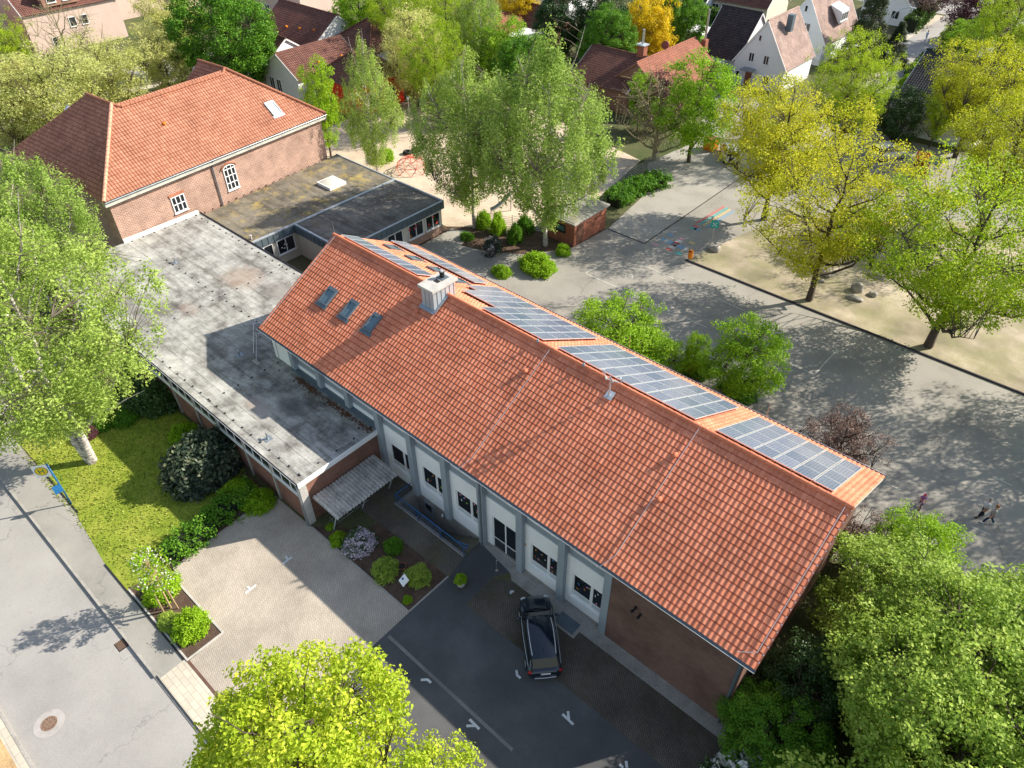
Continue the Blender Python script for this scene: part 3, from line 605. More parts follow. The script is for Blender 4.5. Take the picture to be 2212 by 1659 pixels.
# bays between pilasters
PX = [29.4-2.95*k for k in range(10)]
for k, xp in enumerate(PX):
    z0 = 0 if xp > 11.6 else 3.7
    if 14.6 < xp < 20: z0 = -.12
    MB().box(xp-.22, xp+.22, .3, .8, z0, 6.05).build('pilaster', 'grey_pil', school)
cut = {'r': (.6, .05, .03), 'o': (.7, .25, .03), 'y': (.7, .6, .1), 'w': (.75, .75, .75), 'g': (.25, .5, .1), 'b': (.1, .25, .6), 'p': (.7, .25, .35)}
for k_, c_ in cut.items(): M_['cut'+k_] = plain('cut paper '+k_, c_, .8, var=.05)
for k in range(len(PX)-1):
    xr, xl = PX[k]-.22, PX[k+1]+.22
    over = xr < 11.6; zb = 3.7 if over else (-.12 if 14.4 < xl < 20 else 0)
    door = abs(PX[k]-23.5) < .1
    wl = MB(); oz0, oz1 = (.02, 2.95) if door else (1.0, 2.95); ox0, ox1 = xl+.42, min(xl+2.42, xr-.08)
    yf, yb = .6, .78
    if over: wl.box(xl, xr, yf, yb, zb, 4.36)
    else:
        wl.box(xl, ox0, yf, yb, zb, 4.36); wl.box(ox1, xr, yf, yb, zb, 4.36); wl.box(ox0, ox1, yf, yb, oz1, 4.36)
        if zb < oz0: wl.box(ox0, ox1, yf, yb, zb, oz0)
    MB().box(xl, xr, .66, yb, 4.36, 4.80).build('clerestory_band', 'grey_light', school)
    wl.build('wall', 'plaster', school)
    if not over:
        MB().box(ox0, ox1, .772, .785, oz0, oz1).build('dark_backing', 'dark', school)  # dark backing sheet stands in for the unlit room behind the panes
        if door:
            window(school, (ox0, .70, oz0), (1, 0, 0), ox1-ox0, oz1-oz0, (0, -1, 0), 2, 1, .09, transom=1.0, name='door', depth=.05, sill=False)
        else:
            fr = window(school, (ox0, .70, oz0), (1, 0, 0), 1.25, oz1-oz0, (0, -1, 0), 1, 1, .09, transom=.45, depth=.05, sill=False)
            window(school, (ox0+1.25, .70, oz0), (1, 0, 0), ox1-ox0-1.25, oz1-oz0, (0, -1, 0), 1, 1, .09, transom=.45, depth=.05, sill=False)
            MB().box(ox0-.05, ox1+.02, .52, .7, oz0-.06, oz0-.01).build('window_sill', 'plaster', school)
            MB().box(ox0+.09, ox0+1.16, .664, .67, oz0+.09, oz0+.42).box(ox0+1.34, ox1-.09, .664, .67, oz0+.09, oz0+.42).build('frosted_pane', 'glass_light', school)
            rr = random.Random(k)
            for j in range(9 if k != 5 else 0):
                cxx = ox0+.2+rr.random()*.85 if j < 6 else ox0+1.42+rr.random()*.35; czz = oz0+.65+rr.random()*1.1
                c_ = rr.choice('roywgwpb'); r1, r2 = .05+rr.random()*.06, .03+rr.random()*.03; an = rr.random()*3
                mb = MB(); mb.add([(cxx+r1*math.cos(t)*math.cos(an)-r2*math.sin(t)*math.sin(an), .658, czz+r1*math.cos(t)*math.sin(an)+r2*math.sin(t)*math.cos(an)) for t in [i*math.pi/4 for i in range(8)]], [tuple(range(8))])
                mb.build('paper_cutout', 'cut'+c_, school)
    cw = window(school, (xl+.08, .70, 4.80), (1, 0, 0), xr-xl-.16, 1.1, (0, -1, 0), 1, 1, .07, pane='glass_light' if k % 2 else 'glass', depth=.04, sill=False, name='clerestory_window')
    b_ = MB()
    for i in range(1, 7): b_.box(xl+.08+i*.26, xl+.10+i*.26, .65, .668, 4.87, 5.8)
    b_.box(xl+1.75, xl+1.87, .64, .675, 4.81, 5.8); b_.build('glazing_bar', 'white', cw)
MB().box(.5, 2.63, .45, .79, 3.7, 6.05).build('wall', 'plaster', school)
MB().box(20.5, 29.6, .56, .79, 0, .16).build('plinth', 'concrete', school)
MB().box(2.6, 11.5, .26, .62, 3.8, 4.02).build('plinth', 'zinc_dark', school)
MB().box(23.62, 23.8, .585, .6, 2.4, 2.62).build('wall_box', plain('amber plastic', (.6, .3, .02), .5), school)
# wall fittings
lamp = MB().box(31.1, 31.2, .15, .33, 4.3, 4.42).ball((31.1, .05, 4.28), .09, .12, .09).ball((31.45, .1, 4.05), .08, .14, .08); lamp.box(31.4, 31.5, .2, .33, 4.0, 4.1)
lamp.build('flood_light', 'dark', school)
# skylights
def slope_pt(x, s, side, h=0.):
    sd_ = RY if side == 0 else W_-RY; ln = math.hypot(sd_, RZ-EZ)
    if side == 0: return Vector((x, s*sd_/ln, EZ+s*(RZ-EZ)/ln))+Vector((0, -(RZ-EZ)/ln, sd_/ln))*h
    return Vector((x, RY+s*sd_/ln, RZ-s*(RZ-EZ)/ln))+Vector((0, (RZ-EZ)/ln, sd_/ln))*h
def skylight(parent, fn, x0, x1, s0, s1, name='skylight', pane='glass_sky', fr='zinc_dark', sgn=1):
    mb = MB(); t = .12
    def b8(a0, a1, c0, c1, h0, h1): mb.add([fn(a, c, h) for h in (h0, h1) for a, c in ((a0, c0), (a1, c0), (a1, c1), (a0, c1))], [(0, 3, 2, 1), (4, 5, 6, 7), (0, 1, 5, 4), (1, 2, 6, 5), (2, 3, 7, 6), (3, 0, 4, 7)])
    b8(x0, x0+t, s0, s1, 0, .16); b8(x1-t, x1, s0, s1, 0, .16); b8(x0+t, x1-t, s0, s0+t, 0, .16); b8(x0+t, x1-t, s1-t*2, s1, 0, .17)
    b8(x0-.12, x1+.12, s0-.25, s0-.001, .02, .07)
    o = mb.build(name, fr, parent)
    MB().add([fn(a, c, .1) for a, c in ((x0+t, s0+t), (x1-t, s0+t), (x1-t, s1-2*t), (x0+t, s1-2*t))], [(0, 1, 2, 3)]).build('pane', pane, o)
    return o
for a, b in ((2.98, 3.86), (5.30, 6.12), (7.62, 8.42)): skylight(school, lambda x, s, h: slope_pt(x, s, 0, h), a, b, 3.7, 5.05)
for a in (1.35, 3.7, 6.0, 8.15): skylight(school, lambda x, s, h: slope_pt(x, -s, 1, h) if False else slope_pt(x, 8.2-s, 1, h), a, a+.9, 3.55, 4.75)
# chimney
ch = MB().box(10.38, 11.45, 6.1, 7.95, 8.6, 11.12).build('chimney', 'zinc_light', school, label='zinc clad chimney with a concrete cap')
st = MB()
for yy in np.arange(6.4, 7.95, .36): st.box(11.44, 11.475, yy, yy+.03, 9.3, 11.1)
for xx in (10.7, 11.05): st.box(xx, xx+.03, 6.075, 6.11, 9.3, 11.1)
st.build('standing_seam', 'zinc', ch)
MB().box(10.24, 11.6, 5.95, 8.1, 11.12, 11.3).build('chimney_cap', 'concrete_light', ch)
MB().box(10.7, 11.1, 6.85, 7.15, 11.3, 11.31).build('flue_opening', 'dark', ch)
MB().box(10.55, 11.15, 7.25, 7.8, 11.3, 11.34).build('flue_plate', 'zinc_dark', ch)
MB().cyl((10.85, 7.5, 11.34), (10.85, 7.5, 11.62), .15).cyl((10.85, 7.5, 11.66), (10.85, 7.5, 11.74), .17).build('flue_pipe', 'dark', ch)
MB().cyl((10.85, 7.5, 11.74), (10.85, 7.5, 11.84), .12, .1).build('flue_cowl', 'alu', ch)
MB().slab([slope_pt(10.25, 6.75, 0, .1), slope_pt(11.6, 6.75, 0, .1), slope_pt(11.6, 7.2, 0, .1), slope_pt(10.25, 7.2, 0, .1)], .05).slab([slope_pt(11.45, 6.9, 0, .11), slope_pt(11.65, 6.9, 0, .11), slope_pt(11.65, 8.3, 0, .11), slope_pt(11.45, 8.3, 0, .11)], .05).build('flashing', 'zinc', ch)
for x, s in ((10.36, 6.47), (19.34, 6.49), (29.19, 6.47), (29.75, 4.15)):
    c = slope_pt(x, s, 0, .1); MB().ball(c, .14, .2, .14, 10, 6).build('vent_tile', 'tile', school, True)
def wire(parent, pts, r=.013, mat='alu', name='lightning_conductor'):
    return MB().tube(pts, r, 5).build(name, mat, parent)
for x in (29.47, 19.84): wire(school, [slope_pt(x, 8.25, 0, .14), slope_pt(x, .7, 0, .12), slope_pt(x-.35, -.12, 0, .05)], .016)
wire(school, [slope_pt(L_-.3, 8.2, 0, .14), slope_pt(L_-.3, .65, 0, .12), slope_pt(L_-1.0, .2, 0, .12)], .016); wire(school, [slope_pt(.35, 8.3, 0, .14), slope_pt(.3, .3, 0, .12)], .016)
for x, y, z0, h in ((.12, RY, RZ, 1.1), (9.9, 14.55, EZ, .9), (20.6, 14.5, EZ, 1.3), (30.3, 14.55, EZ, 1.3)):
    MB().cyl((x, y, z0), (x, y, z0+h), .012, .008, 5).build('lightning_rod', plain('rod', (.5, .42, .35), .4, .5), school)
for x in (18.9, 22.2): MB().ball((x, RY-.1, RZ+.18), .09, .09, .16).build('ridge_clamp', 'zinc', school)
# weather mast
ms = thing('weather_mast', 'short silver weather mast with curved wings on the roof ridge', 'mast', (24.43, 6.5, 10.2))
MB().slab([slope_pt(24.2, 7.35, 0, .1), slope_pt(24.66, 7.35, 0, .1), slope_pt(24.66, 7.85, 0, .1), slope_pt(24.2, 7.85, 0, .1)], .04).build('base_plate', 'zinc_light', ms)
MB().cyl((24.43, 6.55, 10.1), (24.43, 6.55, 11.3), .05, .045, 8).build('pole', 'alu', ms)
a = MB().cyl((24.1, 6.55, 11.1), (24.8, 6.75, 11.1), .035); a.build('cross_arm', 'alu', ms)
for dx, dy, hh in ((-.35, -.02, .75), (.4, .2, .6), (.05, -.1, .6)):
    b = MB(); pts = [(24.43+dx*(1+.35*math.sin(t*2.6)), 6.6+dy+.12*math.cos(t*3), 10.95+hh*t) for t in np.linspace(0, 1, 7)]
    for p, q in zip(pts, pts[1:]): b.bar(p, q, .16, .03)
    b.build('wind_wing', 'alu', ms)
# solar arrays
def panel(root, x0, s0, wx=.97, ls=1.62):
    c = slope_pt(x0, s0, 1, .17); ux = Vector((1, 0, 0)); us = (slope_pt(0, 1, 1)-slope_pt(0, 0, 1)).normalized(); un = ux.cross(us).normalized()
    me = panel.me; o = bpy.data.objects.new('solar_panel', me[0]); col.objects.link(o); o.parent = root
    un = -un if un.z < 0 else un
    o.matrix_local = Matrix(((ux.x, us.x, un.x, c.x-root.location.x), (ux.y, us.y, un.y, c.y-root.location.y), (ux.z, us.z, un.z, c.z-root.location.z), (0, 0, 0, 1)))
    f = bpy.data.objects.new('frame', me[1]); col.objects.link(f); f.parent = o
w_, l_ = .97, 1.62
m0 = MB().box(.03, w_-.03, .03, l_-.03, 0, .036).build('solar_panel', 'solar'); m1 = MB().box(0, w_, 0, .035, -.01, .045).box(0, w_, l_-.035, l_, -.01, .045).box(0, .035, .035, l_-.035, -.01, .045).box(w_-.035, w_, .035, l_-.035, -.01, .045).build('frame', 'alu')
panel.me = (m0.data, m1.data); bpy.data.objects.remove(m0); bpy.data.objects.remove(m1)
def array(label, cells):
    x, s = cells[0]; root = thing('solar_array', label, 'solar panels', slope_pt(x, s, 1), 'solar arrays on the back roof slope')
    for a, b in cells: panel(root, a, b)
C4 = [.33+1.66*i for i in range(4)]
array('single upper row of solar panels beside the ridge, left of the chimney', [(.45+.985*i, .25) for i in range(8)])
array('single lower row of solar panels near the back eave below four skylights', [(.2+.985*i, 5.35) for i in range(9)])
array('stepped block of solar panels just right of the chimney', [(13.95+.995*i, s) for i in range(5) for s in C4]+[(10.85+.995*i, s) for i in range(3) for s in C4[1:]]+[(9.8, s) for s in C4[2:]])
array('widest block of solar panels behind the weather mast', [(19.95+1.005*i, s) for i in range(9) for s in C4])
array('solar panel block at the right end of the roof', [(30.15+1.01*i, s) for i in range(6) for s in C4])
# basement stair
stair = thing('basement_stair', 'sunken concrete stair to the basement door behind the blue railing', 'stairs', (17.4, -.2, -2.3))
x0, x1, y0, y1 = 14.45, 20.35, -.92, .62
MB().box(x0-.2, x1+.1, y0-.2, y1+.2, -2.6, -2.4).box(x0-.2, x0-.003, y0-.2, y1, -2.4, .03).box(x0-.003, x1, y0-.2, y0-.003, -2.4, .03).build('retaining_wall', 'concrete', stair)
MB().box(x0, x1, y1-.02, y1+.16, -2.4, -.1).build('wall', 'concrete', stair)
sp = MB(); ns = 14
for i in range(ns): sp.box(x1-.26*(i+1), x1-.26*i, y0, y1-.02, -2.4, -2.4*(i+.6)/ns)
sp.build('steps', plain('mossy concrete', (.15, .14, .10), .9, var=.3, scale=3), stair)
MB().box(15.1, 15.95, .55, .6, -2.4, -.45).build('door', 'grey_pil', stair); MB().box(15.25, 15.8, .53, .56, -1.1, -.6).build('door_window', 'glass', stair)
MB().ball((16.9, .5, -.5), .1, .08, .16).build('wall_lamp', 'white', stair)
rl = thing('blue_railing', 'blue metal railing around the basement stair', 'railing', (17.5, -1.05, 0))
P = [(14.45, .25, 1.0), (14.42, -1.05, 1.0), (20.5, -1.05, 1.0), (20.62, -.95, .98), (20.5, -.82, .95), (19.7, -.86, .72)]
MB().tube(P, .028, 8).build('handrail', 'blue', rl, True)
b = MB().tube([(14.42, .2, .1), (14.42, -1.05, .1), (20.4, -1.05, .1)], .012, 5)
for x in np.arange(14.45, 20.45, .125): b.cyl((x, -1.05, .1), (x, -1.05, .98), .009, n=4, cap=False)
for y in np.arange(-.95, .25, .125): b.cyl((14.42, y, .1), (14.42, y, .98), .009, n=4, cap=False)
b.build('balusters', 'blue_dark', rl)
for x in (14.42, 16.4, 18.4, 20.4): MB().cyl((x, -1.05, 0), (x, -1.05, 1.0), .022).build('post', 'blue', rl)

# ------------------------------------------------------------------ flat roofed hall
hall = thing('flat_roofed_hall', 'long flat roofed brick hall with grey felt roof and a window band', 'hall', (-5, 0, 0))
HX, HY, HZ = 11.62, -5.73, 3.8
foot = [(-23.1, 8.2), (-23.1, HY+.12), (HX-.1, HY+.12), (HX-.1, .5), (.6, .5), (.6, 8.2)][::-1]
MB().prism([(-23.1, 8.0), (.7, 8.0), (.7, .55), (HX-.12, .55), (HX-.12, HY+.15), (-23.1, HY+.15)], 0, 2.42).build('wall', 'brick_hall', hall)
MB().prism([(-23.1, 7.9), (.7, 7.9), (.7, .5), (HX-.3, .5), (HX-.3, HY+.3), (-23.1, HY+.3)], 2.42, HZ-.2).build('wall', 'dark', hall, label='dark inside of the window band')
MB().prism([(-23.1, 8.2), (.9, 8.2), (.9, .6), (HX-.02, .6), (HX-.02, HY), (-23.1, HY)], HZ-.16, HZ).build('roof', 'felt', hall)
MB().box(HX-.28, HX-.1, HY+.15, .55, 2.42, HZ-.3).build('wall', 'brick_hall', hall)
MB().box(HX-.02, HX+.04, HY-.02, .6, HZ-.34, HZ+.03).build('fascia', 'white', hall, label='white fascia above the brick end wall'); MB().box(-23.1, HX-.02, HY-.1, HY-.002, HZ-.1, HZ+.01).build('gutter', 'dark', hall)
MB().box(-23.1, HX, HY-.125, HY-.1, HZ-.02, HZ+.02).build('gutter_lip', 'alu', hall)
MB().box(-23.1, .9, 8.2, 8.3, HZ-.3, HZ+.08).build('roof_edge', 'dark', hall)
MB().box(HX-.14, HX+.0, HY+.02, HY+.5, 0, HZ-.34).build('corner_pillar', 'concrete_light', hall)
HP = [11.5-3.05*k for k in range(11)]
for k, x in enumerate(HP[1:]): MB().box(x-.09, x+.09, HY+.05, HY+.32, 0, HZ-.16).build('post', 'concrete', hall)
for k in range(len(HP)-1):
    a, b_ = HP[k+1]+.09, HP[k]-.09
    wo = window(hall, (a, HY+.14, 2.46), (1, 0, 0), b_-a, HZ-.16-2.47, (0, -1, 0), 3, 1, .08, depth=.05, sill=True)
downpipe(hall, (HX-.12, HY-.08, HZ-.1), (HX-.05, HY-.08, 0), .055, 'zinc')
# lightning conductor blocks
wr = MB(); bq = MB().cyl((0, 0, 0), (0, 0, .07), .075, .05, 7).build('conductor_block', 'rubber'); bme = bq.data; bpy.data.objects.remove(bq)
def block(p, parent):
    o = bpy.data.objects.new('conductor_block', bme); col.objects.link(o); o.parent = parent; o.location = Vector(p)-Vector(parent.location)
def blocks(a, b, step):
    a, b = Vector(a), Vector(b); n = int((b-a).length/step)
    for i in range(n+1):
        block(a.lerp(b, i/n), hall)
    wr.cyl(a+Vector((0, 0, .08)), b+Vector((0, 0, .08)), .006, n=4)
blocks((-9, HY+.55, HZ), (HX-.6, HY+.55, HZ), 1.0); blocks((-17.5, 1.9, HZ), (0, 1.9, HZ), 1.0); blocks((-22.9, 7.75, HZ), (-3.5, 7.75, HZ), 1.0)
blocks((-22.8, 1.5, HZ), (-22.8, 7.7, HZ), .9); blocks((-9.2, -5.2, HZ), (-9.2, 7.7, HZ), 1.0); blocks((1.2, -5.2, HZ), (1.2, .1, HZ), .95); blocks((HX-.5, -5.2, HZ), (HX-.5, .2, HZ), 1.2); blocks((2, -.35, HZ), (HX-1, -.35, HZ), 1.6)
wr.build('conductor_wire', 'steel', hall)
MB().box(-23.15, -22.95, .9, 8.1, HZ, HZ+.32).build('wall_flashing', 'white', hall)
for x, y in ((-16.6, 2.2), (-1.6, -1.2), (7.1, -4.7)):
    MB().cyl((x, y, HZ), (x, y, HZ+.3), .06).cyl((x-.2, y+.05, HZ+.3), (x+.12, y, HZ+.32), .06).box(x-.25, x+.25, y-.25, y+.25, HZ, HZ+.02).build('roof_vent', 'zinc', hall)
rf = thing('roof_fence_panel', 'thin wire safety fence panel standing on the hall roof by the gable', 'fence', (-1.6, 2.0, HZ))
f = MB()
for x, y in ((-2.6, .9), (-1.3, 4.6)): f.cyl((x, y, HZ), (x, y, HZ+1.1), .03)
f.tube([(-2.6, .9, HZ+1.1), (-1.3, 4.6, HZ+1.1)], .025).tube([(-2.6, .9, HZ+.15), (-1.3, 4.6, HZ+.15)], .02).tube([(-2.6, .9, HZ+1.1), (.1, -.9, HZ+.9)], .022).tube([(-2.6, .9, HZ+.15), (.1, -.9, HZ+.1)], .02)
f.build('frame', 'alu', rf)
f = MB()
for i in range(1, 24): t = i/24; f.cyl((-2.6+1.3*t, .9+3.7*t, HZ+.15), (-2.6+1.3*t, .9+3.7*t, HZ+1.1), .005, n=4, cap=False)
f.build('wire_mesh', 'steel', rf)
for p in ((-2.6, .9), (.1, -.9)): MB().box(p[0]-.35, p[0]+.35, p[1]-.12, p[1]+.12, HZ, HZ+.12).build('foot', 'concrete', rf)
# leaf litter along the school wall
mb = MB(); rr = random.Random(3)
for i in range(900):
    x = 3.5+rr.random()*8; y = .05-.35*rr.random()**2+rr.gauss(0, .06); s = .03+rr.random()*.04; a = rr.random()*3; 
    if rr.random() > .35+.6*(math.sin(x*1.7)>-.2): continue
    mb.add([(x+s*math.cos(a), y+s*math.sin(a), HZ+.01+rr.random()*.03), (x-s*math.sin(a), y+s*math.cos(a), HZ+.03), (x-s*math.cos(a), y-s*math.sin(a), HZ+.015), (x+s*math.sin(a), y-s*math.cos(a), HZ+.02)], [(0, 1, 2, 3)])
o = mb.build('leaf_litter', plain('dry leaves', (.13, .06, .03), .9)); o['kind'] = 'stuff'
# canopy over bikes
cn = thing('corrugated_canopy', 'weathered corrugated shelter roof leaning on the brick end wall', 'canopy', (12.8, -2.7, 0))
V = []; F = []; nx, ny = 130, 14
for j in range(ny):
    for i in range(nx):
        y = -5.1+4.8*i/(nx-1); x = HX+.03+2.42*j/(ny-1); V.append((x-12.8, y+2.7, 2.12-.14*j/(ny-1)+.055*math.cos(2*math.pi*y/.235)+(.03 if y < -3.9 else 0)))
F = [(j*nx+i, j*nx+i+1, (j+1)*nx+i+1, (j+1)*nx+i) for j in range(ny-1) for i in range(nx-1)]
linkmesh('corrugated_sheet', npmesh('corrugated_sheet', V, F), plain('dirty fibre cement', (.44, .42, .38), .85, var=.45, scale=1.6, fine=9), cn)
MB().box(HX+.1, HX+2.4, -4.9, -4.84, 1.9, 1.96).box(HX+.1, HX+2.4, -.6, -.54, 1.9, 1.96).box(HX+2.2, HX+2.28, -5.05, -.35, 1.86, 1.94).build('beam', 'zinc', cn)
for y in (-4.95, -2.7, -.5): MB().cyl((13.0, y, 0), (13.75, y, 1.9), .045).build('post', 'zinc_light', cn)
br = thing('bike_rack', 'grey bike rack with bent hoops below the corrugated canopy', 'bike rack', (12.4, -3.4, 0))
b = MB().tube([(12.3, -4.8, .08), (12.3, -2, .08)], .02).tube([(12.8, -4.8, .08), (12.8, -2, .08)], .02); b.build('rail', 'steel', br)
b = MB()
for y in np.arange(-4.7, -2, .35): b.tube([(12.3, y, .08), (12.35, y, .45), (12.55, y, .5), (12.8, y, .08)], .012, 5)
b.build('hoops', 'steel', br)

# ------------------------------------------------------------------ annex
annex = thing('flat_roofed_annex', 'low flat roofed annex with mossy roof around a small courtyard', 'annex', (-15, 17, 0))
AZ = 3.3
MB().prism([(-23.4, 8.3), (-15.5, 8.3), (-15.5, 13.3), (-8.45, 13.3), (-8.45, 25.2), (-24.9, 25.2)], 0, 2.7).build('wall', 'cream', annex)
MB().prism([(-23.4, 8.3), (-15.4, 8.3), (-15.4, 25.4), (-24.9, 25.4)], 2.7, AZ).build('roof', 'felt_moss', annex, label='moss covered felt roof with a light dome')
MB().prism([(-15.38, 13.2), (-8.35, 13.2), (-8.45, 25.4), (-15.38, 25.4)], 2.7, AZ-.05).build('roof', 'felt_dark', annex, label='dark felt roof beside the courtyard')
MB().box(-15.5, -15.28, 8.3, 25.4, AZ-.02, AZ+.09).box(-24.9, -8.3, 25.38, 25.5, AZ-.1, AZ+.07).box(-8.43, -8.28, 13.2, 25.4, AZ-.1, AZ+.07).box(-15.28, -8.3, 13.15, 13.3, AZ-.1, AZ+.07).build('roof_edge', 'zinc_light', annex)
f = MB().box(-8.33, -8.25, 13.1, 25.45, 2.55, AZ+.0).box(-15.36, -8.3, 13.05, 13.15, 2.55, AZ).box(-15.4, -15.3, 8.3, 13.1, 2.55, AZ)
for y in np.arange(13.2, 25.4, .62): f.box(-8.25, -8.215, y, y+.03, 2.55, AZ)
for y in np.arange(8.4, 13.1, .6): f.box(-15.3, -15.265, y, y+.03, 2.55, AZ)
for x in np.arange(-15.2, -8.4, .6): f.box(x, x+.03, 13.015, 13.05, 2.55, AZ)
f.build('fascia', 'zinc_dark', annex)
MB().box(-8.47, -8.4, 13.3, 25.2, 0, .85).build('plinth', 'brick_old', annex)
for y0, wd in ((23.0, 1.9), (20.8, 1.9), (18.2, 1.9), (15.6, 1.9)):
    window(annex, (-8.44, y0, .95), (0, 1, 0), wd, 1.5, (1, 0, 0), 2, 1, .09)
for y0 in (8.7, 11.0): window(annex, (-15.49, y0, .95), (0, 1, 0), 1.9, 1.5, (1, 0, 0), 2, 1, .09)
rr = random.Random(5)
for i in range(7):
    y, z = 11.4+rr.random()*.6, 1.3+rr.random()*.7; MB().add([(-15.38, y+.09*math.cos(t), z+.09*math.sin(t)) for t in [j*math.pi/3 for j in range(6)]], [tuple(range(6))]).build('paper_cutout', 'cutw', annex)
for i in range(10):
    y, z = 20.9+rr.random()*4, 1.1+rr.random()*1.1
    if 22.6 < y < 23.1: continue
    MB().add([(-8.33, y+.13*math.cos(t), z+.13*math.sin(t)) for t in [j*math.pi/3 for j in range(6)]], [tuple(range(6))]).build('paper_cutout', 'cut'+rr.choice('rrob'), annex)
d = MB().box(-20.5, -18.35, 19.6, 21.6, AZ, AZ+.28).build('skylight_dome', 'white', annex)
MB().add([(-20.4, 19.7, AZ+.28), (-18.45, 19.7, AZ+.28), (-18.45, 21.5, AZ+.28), (-20.4, 21.5, AZ+.28), (-20.0, 20.1, AZ+.5), (-18.85, 20.1, AZ+.5), (-18.85, 21.1, AZ+.5), (-20.0, 21.1, AZ+.5)], [(0, 1, 5, 4), (1, 2, 6, 5), (2, 3, 7, 6), (3, 0, 4, 7), (4, 5, 6, 7)]).build('dome', plain('milky acrylic', (.62, .6, .52), .35, var=.08), d, True)
for p in ((905, 720), (1105, 660), (925, 830), (985, 740)):
    x, y, _ = G((905/2212)*0+cr((60, 180, 0), 0, 0)[0]+(p[0]*1100/1269)*.643, cr((60, 180, 0), 0, 0)[1]+(p[1]*1100/1269)*.643, AZ)
    if -24 < x < -15.6 and y < 25: MB().cyl((x, y, AZ), (x, y, AZ+.35), .09).cyl((x, y, AZ+.35), (x, y, AZ+.42), .13).build('roof_vent', 'concrete_light', annex)
for x, y in ((-21.3, 19.8), (-18.6, 22.9), (-10.3, 14.6), (-10.5, 18.5), (-14.5, 10)): MB().cyl((x, y, AZ), (x, y, AZ+1.2), .012, .008, 5).build('lightning_rod', 'steel', annex)
for y in np.arange(9, 24, .9): block((-23.75-.07*(y-9), y, AZ), annex)

# ------------------------------------------------------------------ old brick building
old = thing('old_brick_school', 'old red brick building with hipped orange tile roof', 'school building', (-30, 12, 0))
th = R(4.6); vv_ = Vector((-math.sin(th), math.cos(th), 0)); nn_ = Vector((math.cos(th), math.sin(th), 0)); O_ = Vector((-23.12, .9, 0))
def LP(v, n, z): return O_+vv_*v+nn_*n+Vector((0, 0, z))
WL, DP, OE, OZ = 23.5, 16., 7.75, 12.6
b = MB(); b.add([LP(v, n, z) for z in (0, OE) for v, n in ((0, 0), (WL, 0), (WL, -DP), (0, -DP))], [(0, 3, 2, 1), (4, 5, 6, 7), (0, 1, 5, 4), (1, 2, 6, 5), (2, 3, 7, 6), (3, 0, 4, 7)]); b.build('wall', 'brick_old', old)
e = .45; k_ = (OZ-OE-.25)/6.2
zz = OE+.2; A0, A1 = LP(-e, e, zz), LP(WL+e, e, zz)
hip = 6.3; zt = zz+hip*.78
low = hip-.4; zl = zz+low*.78
roofplane([A0, A1, LP(WL+e-hip, e-hip, zt), LP(WL+e-hip-.55, e-low, zl), LP(-e+hip+.55, e-low, zl), LP(-e+hip, e-hip, zt)], 'tile_old', old, pitch=.28, gauge=.38)
roofplane([LP(-e, -DP-e, zz), A0, LP(-e+hip, e-hip, zt), LP(-e+hip, -DP+hip-e, zt)], 'tile_old', old, pitch=.28, gauge=.38)
roofplane([A1, LP(WL+e, -DP-e, zz), LP(WL+e-hip, -DP+hip-e, zt), LP(WL+e-hip, e-hip, zt)], 'tile_old', old, pitch=.28, gauge=.38)
rn = (zt-zz-1.2)/.78
roofplane([LP(-e+hip+rn, e-hip-2, zz+1.2), LP(-e+hip+rn, -DP+hip-e, zz+1.2), LP(-e+hip, -DP+hip-e, zt), LP(-e+hip, e-hip, zt)], 'tile_old', old, pitch=.28)
roofplane([LP(WL+e-hip-rn, -DP+hip-e, zz+1.2), LP(WL+e-hip-rn, e-hip-2, zz+1.2), LP(WL+e-hip, e-hip, zt), LP(WL+e-hip, -DP+hip-e, zt)], 'tile_old', old, pitch=.28)
ridge(old, A0+Vector((0, 0, .08)), LP(-e+hip, e-hip, zt+.1), plain('pale ridge tile', (.62, .30, .2), .7), .15); ridge(old, A1+Vector((0, 0, .08)), LP(WL+e-hip, e-hip, zt+.1), 'tile_old', .14)
ridge(old, LP(-e+hip+.55, e-low, zl+.08), LP(WL+e-hip-.55, e-low, zl+.08), 'tile_old', .15); ridge(old, LP(-e+hip, e-hip, zt+.1), LP(-e+hip, -DP+hip-e, zt+.1), 'tile_old'); ridge(old, LP(WL+e-hip, e-hip, zt+.1), LP(WL+e-hip, -DP+hip-e, zt+.1), 'tile_old')
ridge(old, LP(-e+hip, e-hip, zt+.08), LP(-e+hip+.55, e-low, zl+.08), 'tile_old'); ridge(old, LP(WL+e-hip, e-hip, zt+.08), LP(WL+e-hip-.55, e-low, zl+.08), 'tile_old')
for s_ in (0, 1):
    v0 = -.5 if s_ == 0 else WL-7.5
    c_ = [LP(v0+a, -DP+4+n, z) for (a, z) in ((0, OE), (2.6, OE+3.3), (5.2, OE)) for n in (0, -3.5)] 
c_ = [LP(v, e-.02, z) for v, z in ((-e, OE-.25), (WL+e, OE-.25), (WL+e, OE+.1), (-e, OE+.1))]
MB().slab([LP(-e, e-.02, OE+.12), LP(WL+e, e-.02, OE+.12), LP(WL+e, -.0, OE+.12), LP(-e, -.0, OE+.12)], .42).build('cornice', plain('cream cornice', (.5, .49, .44), .7), old)
gutter(old, LP(-e, e, OE+.16), LP(WL+e, e, OE+.16), nn_)
MB().tube([LP(10.1, e+.08, OE+.1), LP(10.1, .1, OE-.5), LP(10.1, .1, AZ-.2)], .06, 8).build('downpipe', 'zinc_dark', old)
window(old, LP(5.3, .0, 4.35), vv_, 1.35, 1.55, nn_, 3, 2, .09)
wn = window(old, LP(11.1, .0, 4.3), vv_, 1.3, 2.1, nn_, 3, 3, .09)
ar = MB(); pts = [LP(11.75+.65*math.cos(t), .05, 6.4+.32*math.sin(t)) for t in np.linspace(0, math.pi, 9)]; ar.add(pts, [tuple(range(9))]); ar.build('arched_pane', 'glass', wn)
ar = MB()
